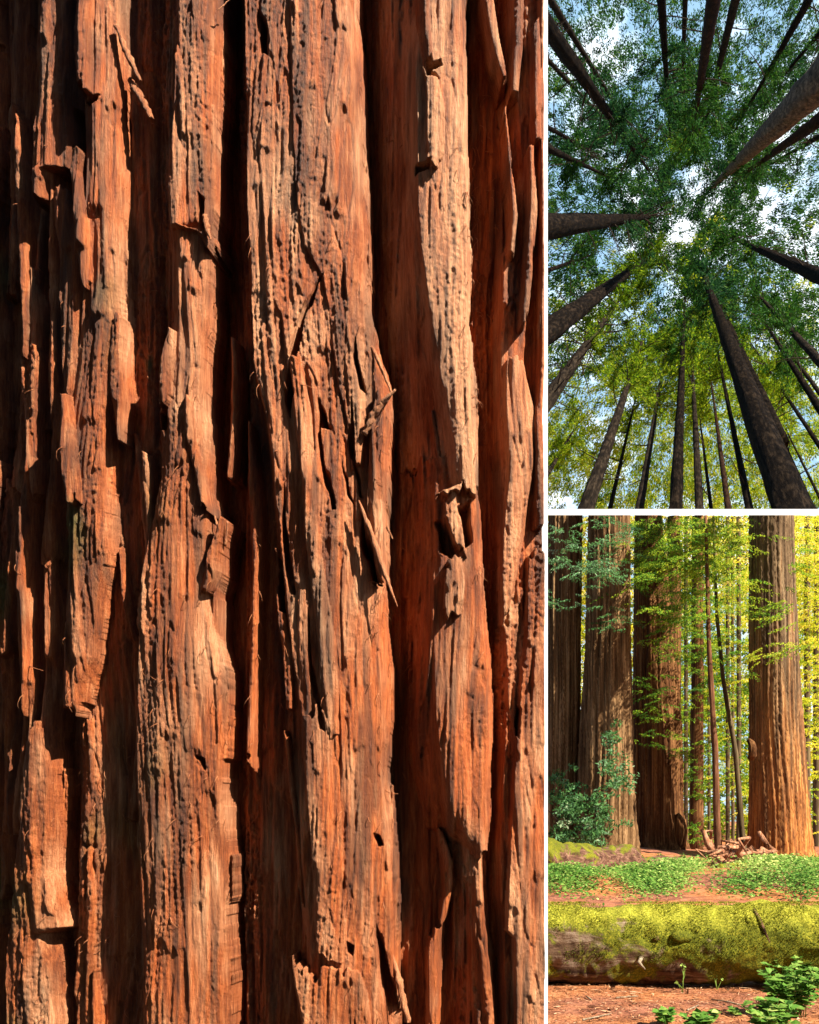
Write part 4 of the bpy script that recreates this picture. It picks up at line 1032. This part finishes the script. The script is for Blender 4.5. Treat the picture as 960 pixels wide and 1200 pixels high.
def lump_(px, py, Y, rx, rz, ry, mat, root, name, seed, tilt=0):
    c = pt(px, py, Y); g = np.random.default_rng(seed)
    u = np.linspace(-1, 1, 9); P = np.stack([c[0] + u * pxs(rx, Y), np.full(9, c[1]), c[2] + u * tilt * pxs(rz, Y)], -1)
    R = np.sqrt(np.maximum(1 - u ** 2, .02)) * pxs(rz, Y)
    V, Qs = tube(P, R, 16, .09, seed); V[:, 1] = c[1] + (V[:, 1] - c[1]) * ry
    mb = MB(); mb.add(V, Qs); return mb.build(name, mat, root, True)
lump_(799, 1098, YL - .36, 14, 8, .8, M_LOG, ml, 'knot', 1)
lump_(769, 1100, YL - .36, 4, 3, .8, M_LOG2, ml, 'knot', 2)
lump_(878, 1080, YL - .28, 7, 8, .7, M_LOG, ml, 'knot', 3)
M_DEAD = trunk_mat('bleached_wood', (.10, .07, .045), (.26, .20, .13), (.42, .35, .25), 20, .3)
V, Qs = tube([pt(752, 1122, YL - .34), pt(749, 1128, YL - .46), pt(756, 1136, YL - .50)], [.022, .018, .006], 8, .1, 3)
q = MB(); q.add(V, Qs); q.build('branch_stub', M_DEAD, ml, True)
V, Qs = tube([pt(884, 1066, YL - .2), pt(890, 1078, YL - .31), pt(896, 1092, YL - .37), pt(905, 1112, YL - .39)], [.016, .02, .016, .008], 8, .15, 4)
q = MB(); q.add(V, Qs); q.build('torn_bark', M_LOG2, ml, True)
# moss tufts standing on the log
mb = MB(); n_ = 42000
u = rng.uniform(0, 1, n_); th = rng.uniform(-.35, math.pi * .98, n_)
den = gnoise((64, 512), 3, 7, 61)
ok = den[(np.clip((th + .35) / 3.5, 0, .99) * 64).astype(int), (u * 511).astype(int)] + np.sin(th) * 1.2 + u * .7 > .55
u, th = u[ok], th[ok]
nx_ = -np.cos(th); 
Nn = np.stack([0 * th, nx_ * 1.0, np.sin(th)], -1); Nn[:, 1] = -np.cos(th)
Pm = np.stack([.6 + 5.2 * u, YL + .07 - .18 * u, .381 + .02 * u], -1) + Nn * .398
mb.quads(leaf_quads(Pm + Nn * .008, unit(Nn + rdir(len(u)) * .8), rdir(len(u)), rng.uniform(.010, .026, len(u)), rng.uniform(.005, .010, len(u))), np.clip(.38 + .45 * np.sin(th) ** 2 + .2 * rng.standard_normal(len(u)), 0, 1))  # tufts toned lighter towards the crown, matching the painted top light
M_MOSS = leaf_mat('moss_tufts', [(0, (.03, .045, .004)), (.4, (.065, .08, .006)), (.8, (.18, .18, .011)), (1, (.38, .34, .04))], .3)
mo = mb.build('moss', M_MOSS, ml); mo['kind'] = 'stuff'

l2 = log('fallen_log', 'old brown rotting log behind the clover, with a mossy hump, beside the upright board', 'log', gp(630, 1029, .34), gp(742, 1024, .30), .62, .42, M_LOG2, 41, .16)
l3 = log('fallen_log', 'thin dark mossy log lying before the foot of the clear-standing great redwood', 'log', gp(842, 1030, .08), gp(990, 1015, .22), .12, .20, M_LOGT, 51, .08)
rt = thing('root_wad', 'heap of torn reddish roots and bark at the foot of the clear-standing great redwood', 'roots', gp(868, 1018))
for k in range(34):
    a0 = rng.uniform(838, 888); 
    P = [gp(a0, 1022 - rng.random() * 6, .05)]
    for q in range(4): P.append(P[-1] + np.array([rng.normal() * .30 + .06, rng.normal() * .2, .34 - .2 * q + rng.normal() * .14]))
    P = np.array(P); P[:, 2] = np.maximum(P[:, 2], ground_z(P[:, 0], P[:, 1]) + .02)
    V, Qs = tube(P, np.linspace(.10, .03, 5) * rng.uniform(.5, 1.5), 7, .1, k); q = MB(); q.add(V, Qs); q.build('root', M_ROOT, rt, True)
lump_(856, 1018, at(0, 1020) + .6, 22, 11, 1.2, M_LOG2, rt, 'soil_mound', 9)
for lab, px, py, rx, rz, sd, mt in [('low bark mound with fallen litter between the old log and the burled redwood', 775, 1012, 40, 9, 11, M_LOG2), ('small mossy rotting stump in the middle of the clearing', 838, 1018, 5, 9, 12, M_LOGT), ('mossy hump on the ground at the shrub foot', 695, 1001, 9, 9, 13, M_LOGT), ('pale broken chunk of bark by the end of the old log', 752, 1027, 9, 6, 14, M_ROOT)]:
    r = thing('stump' if 'stump' in lab else 'bark_mound', lab, 'stump' if 'stump' in lab else 'mound', gp(px, py + rz * .7)); lump_(px, py, at(0, py + rz * .8), rx, rz, 1.0, mt, r, 'heap', sd)

# --- clover, in mounds
mb = MB()
def cover(px, py, sx_, sy_, n, tone, hgt_, size=.062):
    x = px + rng.normal(size=n) * sx_; y = np.clip(py + rng.normal(size=n) * sy_, 1016, 1068)
    Yd = EYE * F / (y - HOR); X_ = (x - PX0) / F * Yd
    P = np.stack([X_, Yd, ground_z(X_, Yd) + hgt_ * rng.random(n) ** .6 * (.6 + .6 * np.sin(X_ * 4.1 + Yd * 1.7) ** 2)], -1)
    mb.quads(leaf_quads(P, unit(rdir(n) * [1, 1, .35]), unit(np.array([0, -.25, 1]) + rdir(n) * .55), size * rng.uniform(.7, 1.5, n), size * rng.uniform(.6, 1.1, n)), np.clip(tone + .2 * rng.standard_normal(n), 0, 1))
for a_ in [(655, 1043, 16, 6, 3200, .40, .24), (684, 1048, 13, 5, 1700, .42, .16), (750, 1046, 20, 5, 3200, .44, .22), (790, 1043, 15, 6, 3600, .55, .30), (800, 1036, 13, 4, 1800, .72, .28), (765, 1052, 18, 3.5, 1400, .45, .12), (905, 1038, 20, 5, 4200, .68, .28),
           (935, 1040, 18, 6, 2600, .52, .28), (880, 1052, 20, 3.5, 1700, .38, .14), (945, 1054, 16, 5, 2000, .36, .28), (758, 1014, 18, 3, 1500, .42, .3), (740, 1010, 10, 2, 700, .4, .4), (815, 1018, 16, 2, 500, .3, .35), (900, 1021, 24, 2.5, 900, .4, .3), (830, 1013, 40, 3, 500, .3, .25), (705, 1034, 22, 5, 420, .45, .1), (846, 1044, 12, 7, 140, .5, .1), (985, 1040, 20, 8, 2000, .5, .3)]: cover(*a_)  # some mounds toned yellower as painted sunlit patches
tag(mb.build('ground_cover', M_CLO), 'bright green clover carpeting the clearing behind the mossy log', None, None, 'stuff')

# --- foreground plants
def leafy(label, px, py, hpx, spx, nst, size, tone, name='leafy_plant', cat='plant', group='leafy plants before the mossy log'):
    c = gp(px, py); root = thing(name, label, cat, c, group); lm = MB(); Yd = c[1]
    for k in range(nst):
        d = np.array([rng.normal() * .5 * spx, rng.normal() * .3 * spx, hpx * rng.uniform(.6, 1.05)]) / F * Yd
        b = c + np.array([rng.normal() * spx * .22 / F * Yd, rng.normal() * .05, -.02]); b[2] = ground_z(b[0], b[1]) - .01
        P = np.array([b, b + d * [.35, .35, .6], b + d])
        V, Qs = tube(P, [.004, .003, .0015], 5); q = MB(); q.add(V, Qs, .3); q.build('stem', M_CLO, root, True)
        nl_ = int(rng.integers(5, 10))
        for t in np.linspace(.35, 1.0, nl_):
            e = b + d * t; dd = unit(np.array([rng.normal(), rng.normal() * .7, .25]))
            for sgn in (0, .9, -.9):
                ca, sa = math.cos(sgn), math.sin(sgn); d2 = np.array([dd[0] * ca - dd[1] * sa, dd[0] * sa + dd[1] * ca, dd[2]])
                s = size * rng.uniform(.6, 1.25); nrm = unit(np.array([rng.normal() * .3, -.35, 1.0])); sd = unit(np.cross(d2, nrm))
                p0 = e; p1 = e + d2 * s * .45; p2 = e + d2 * s - nrm * s * .15
                tn = np.clip(tone + .16 * rng.standard_normal(), 0, 1)
                lm.quads([[p0, p1 + sd * s * .36 + nrm * .05 * s, p2, p1 + nrm * 0], [p0, p1, p2, p1 - sd * s * .36 + nrm * .05 * s]], tn)
    lm.build('leaves', M_CLO, root); return root
leafy('tall sprawling bright-green bush before the log, at the outer corner', 930, 1192, 58, 44, 30, .075, .46)
leafy('second green bush behind the corner bush, touching the log', 945, 1160, 40, 40, 18, .07, .38)
leafy('low bush by the bottom edge in front of the corner bush', 905, 1215, 40, 36, 18, .08, .5)
leafy('small leafy sprout in the litter at the bottom of the clearing', 780, 1203, 22, 12, 5, .07, .42)
leafy('broad-leaved sprout beside the small leafy one at the bottom', 822, 1208, 24, 20, 7, .08, .42)
leafy('tiny pale green sprout on the bare litter', 866, 1192, 12, 10, 3, .05, .6)
def wisp(label, px, py, hpx, seed):
    c = gp(px, py); root = thing('seedling', label, 'seedling', c, 'thin seedlings against the mossy log'); Yd = c[1]; lm = MB()
    top = c + np.array([rng.normal() * 3, 0, hpx]) / F * Yd
    for k in range(6):
        b = c + (top - c) * (k / 6.5); e = b + np.array([rng.normal() * 4, rng.normal() * 3, rng.uniform(4, 12)]) / F * Yd
        V, Qs = tube([b, (b + e) / 2 + rng.normal(size=3) * .006, e], [.0035, .0025, .0015], 5); lm.add(V, Qs, .7)
        lm.quads(leaf_quads(np.array([e, e + .01]), rdir(2), rdir(2), np.array([.04, .03]), np.array([.022, .016])), .75)
    V, Qs = tube([c - [0, 0, .02], (c + top) / 2, top], [.005, .004, .002], 6); q = MB(); q.add(V, Qs, .6); q.build('stem', M_CLO, root, True)
    lm.build('leaves', M_CLO, root)
wisp('tall thin seedling standing before the middle of the mossy log', 800, 1163, 34, 1)
wisp('short thin seedling between the tall one and the corner bush', 841, 1158, 26, 2)
wisp('twiggy seedling rising above the corner bush against the log', 905, 1150, 38, 3)
wisp('leaning twiggy seedling next to the twiggy one by the corner bush', 918, 1150, 34, 4)

# --- loose needles and sticks on the near floor
mb = MB(); n = 24000
x = rng.uniform(.8, 5.4, n); y = rng.uniform(7.2, 13.5, n); z = ground_z(x, y)
d = unit(rdir(n) * [1, 1, .12])
mb.quads(leaf_quads(np.stack([x, y, z + .006 + .012 * rng.random(n)], -1), d, unit(np.array([0, 0, 1]) + rdir(n) * .4), rng.uniform(.02, .075, n), rng.uniform(.004, .012, n)), rng.random(n))
x = rng.uniform(.8, 5.4, 700); y = rng.uniform(7.2, 13.2, 700)
mb.quads(leaf_quads(np.stack([x, y, ground_z(x, y) + .012], -1), unit(rdir(700) * [1, 1, .15]), unit(np.array([0, 0, 1]) + rdir(700) * .5), rng.uniform(.06, .16, 700), rng.uniform(.012, .045, 700)), rng.random(700) ** 2)
M_NEED = leaf_mat('dry_needles', [(0, (.06, .022, .012)), (.4, (.24, .09, .04)), (.8, (.46, .21, .09)), (1, (.62, .42, .26))], .1)
tag(mb.build('needle_litter', M_NEED), 'dry reddish needles scattered over the near forest floor', None, None, 'stuff')
G_ST = 'dry sticks on the litter'
for k, (px, py, L, lab) in enumerate([(700, 1192, .35, 'straight dry stick on the orange litter'), (735, 1172, .22, 'short bent stick close before the log'), (850, 1175, .3, 'pale stick lying between the sprouts'), (690, 1172, .2, 'short stick in the shade by the log end'), (812, 1184, .26, 'thin dark stick by the broad-leaved sprout')]):
    c = gp(px, py, .012); an = rng.uniform(0, 3.1); dv = np.array([math.cos(an), math.sin(an), .02]) * L / 2
    V, Qs = tube([c - dv, c + rng.normal(size=3) * [.015, .015, .004], c + dv], [.008, .007, .004], 7, .1, k); q = MB(); q.add(V, Qs)
    o = q.build('dry_stick', M_DEAD, None, True, list(c)); tag(o, lab, 'stick', G_ST)
# ------------------------------------------------------------------ unseen redwoods added about the giant one to block sky light from its bark
M_DK = trunk_mat('sky_blocker_bark', (.015, .008, .005), (.06, .028, .016), (.13, .07, .04), 8, .05)
for (x, y, r, h, lab) in [(-1.5, -9.0, 1.1, 34, 'unseen redwood added as a sky blocker straight behind the viewer'), (-11, -1.0, 1.4, 36, 'unseen redwood added as a sky blocker, second from the giant trunk on its shady side'), (2.2, -8.5, 1.2, 34, 'unseen redwood added as a sky blocker behind the viewer, first towards the sun'), (6.0, -11, 1.2, 34, 'unseen redwood added as a sky blocker behind the viewer, second towards the sun'), (-11, 7, 1.3, 36, 'unseen redwood added as a sky blocker behind the giant trunk on its shady side')]:
    root = thing('redwood_tree', lab, 'redwood tree', (x, y, 0))
    t = np.linspace(0, 1, 24)
    V, Qs = tube(np.stack([x + 0 * t, y + 0 * t, -.1 + h * t], -1), r * (1 - .8 * t) * (1 + .5 * np.exp(-t * 30)), 36, .05, int(abs(x) * 10)); mb = MB(); mb.add(V, Qs); mb.build('trunk', M_DK, root, True)
    cm = MB()
    for k in range(420):
        f = rng.random(); zc = 3 + (h - 3) * f; rad = (5.0 * (1 - f) + .8) * math.sqrt(rng.random()); th = rng.uniform(0, 6.283)
        c = np.array([x + rad * math.cos(th), y + rad * math.sin(th), zc])
        if c[1] > -2.5 and c[0] > -.6 * max(c[1], 0) - 2.4: continue
        P = c + rdir(36) * rng.random((36, 1)) ** .4 * .8
        cm.quads(leaf_quads(P, rdir(36), unit(np.array([0, 0, 1.0]) + rdir(36) * .6), np.full(36, .55), np.full(36, .32)), np.clip(.25 + .15 * rng.standard_normal(36), 0, 1))
    cm.build('crown', M_DEEP, root)
# ------------------------------------------------------------------ sky, sun, camera
w = bpy.data.worlds.new('World'); scn.world = w; w.use_nodes = True
nt = w.node_tree; nt.nodes.clear()
sky = nt.nodes.new('ShaderNodeTexSky'); sky.sky_type = 'NISHITA'; sky.sun_disc = False
sky.sun_elevation = SUN_EL; sky.sun_rotation = math.atan2(to_sun[0], to_sun[1])
sky.air_density = 1.0; sky.dust_density = .6; sky.ozone_density = 2.0
cl = noise(nt, 9, (1, 1, 1), 5, .6, 'Generated')
cf = ramp(nt, cl, [(.50, (0, 0, 0)), (.66, (1, 1, 1))])
tcw = nt.nodes.new('ShaderNodeTexCoord'); vm = nt.nodes.new('ShaderNodeVectorMath'); vm.operation = 'DOT_PRODUCT'
nt.links.new(tcw.outputs['Generated'], vm.inputs[0]); vm.inputs[1].default_value = (.2, .9, .38)
bank = ramp(nt, vm.outputs['Value'], [(.80, (0, 0, 0)), (.93, (1, 1, 1))])      # a bank of white cloud on this side of the sky
cf = math_(nt, 'MULTIPLY', math_(nt, 'ADD', math_(nt, 'MULTIPLY', cf, .5), .5), bank)
csky = mix(nt, cf, sky.outputs[0], (5.2, 8.6, 11.5))
puff = math_(nt, 'MULTIPLY', ramp(nt, cl, [(.50, (0, 0, 0)), (.62, (1, 1, 1))]), bank)
csky = mix(nt, puff, csky, (10.5, 11.2, 12))
bg = nt.nodes.new('ShaderNodeBackground'); bg.inputs[1].default_value = SKY_STRENGTH
nt.links.new(csky, bg.inputs[0])
wo = nt.nodes.new('ShaderNodeOutputWorld'); nt.links.new(bg.outputs[0], wo.inputs[0])
sl = bpy.data.lights.new('sun', 'SUN'); sl.energy = SUN_STRENGTH; sl.angle = math.radians(.5); sl.color = (1, .91, .77)
so_ = bpy.data.objects.new('sun', sl); col.objects.link(so_)
from mathutils import Vector
so_.rotation_euler = Vector(-to_sun).to_track_quat('-Z', 'Y').to_euler(); so_.location = (20, -20, 40)

cam = bpy.data.cameras.new('camera'); co = bpy.data.objects.new('camera', cam); col.objects.link(co)
co.location = (0, 0, EYE); co.rotation_euler = (math.radians(90), 0, 0)
cam.sensor_fit = 'VERTICAL'; cam.sensor_height = 24.0; cam.lens = 24.0 * F / 1200
cam.shift_y = (HOR - 600) / 1200; cam.clip_start = .05; cam.clip_end = 3000
scn.camera = co
scn.render.engine = 'CYCLES'
scn.cycles.use_denoising = DENOISE; scn.cycles.denoising_prefilter = 'ACCURATE'
scn.cycles.max_bounces = 6; scn.cycles.diffuse_bounces = 3; scn.cycles.transparent_max_bounces = 4
scn.view_settings.view_transform = 'Standard'; scn.view_settings.look = 'None'
scn.view_settings.exposure = EXPOSURE; scn.view_settings.gamma = 1
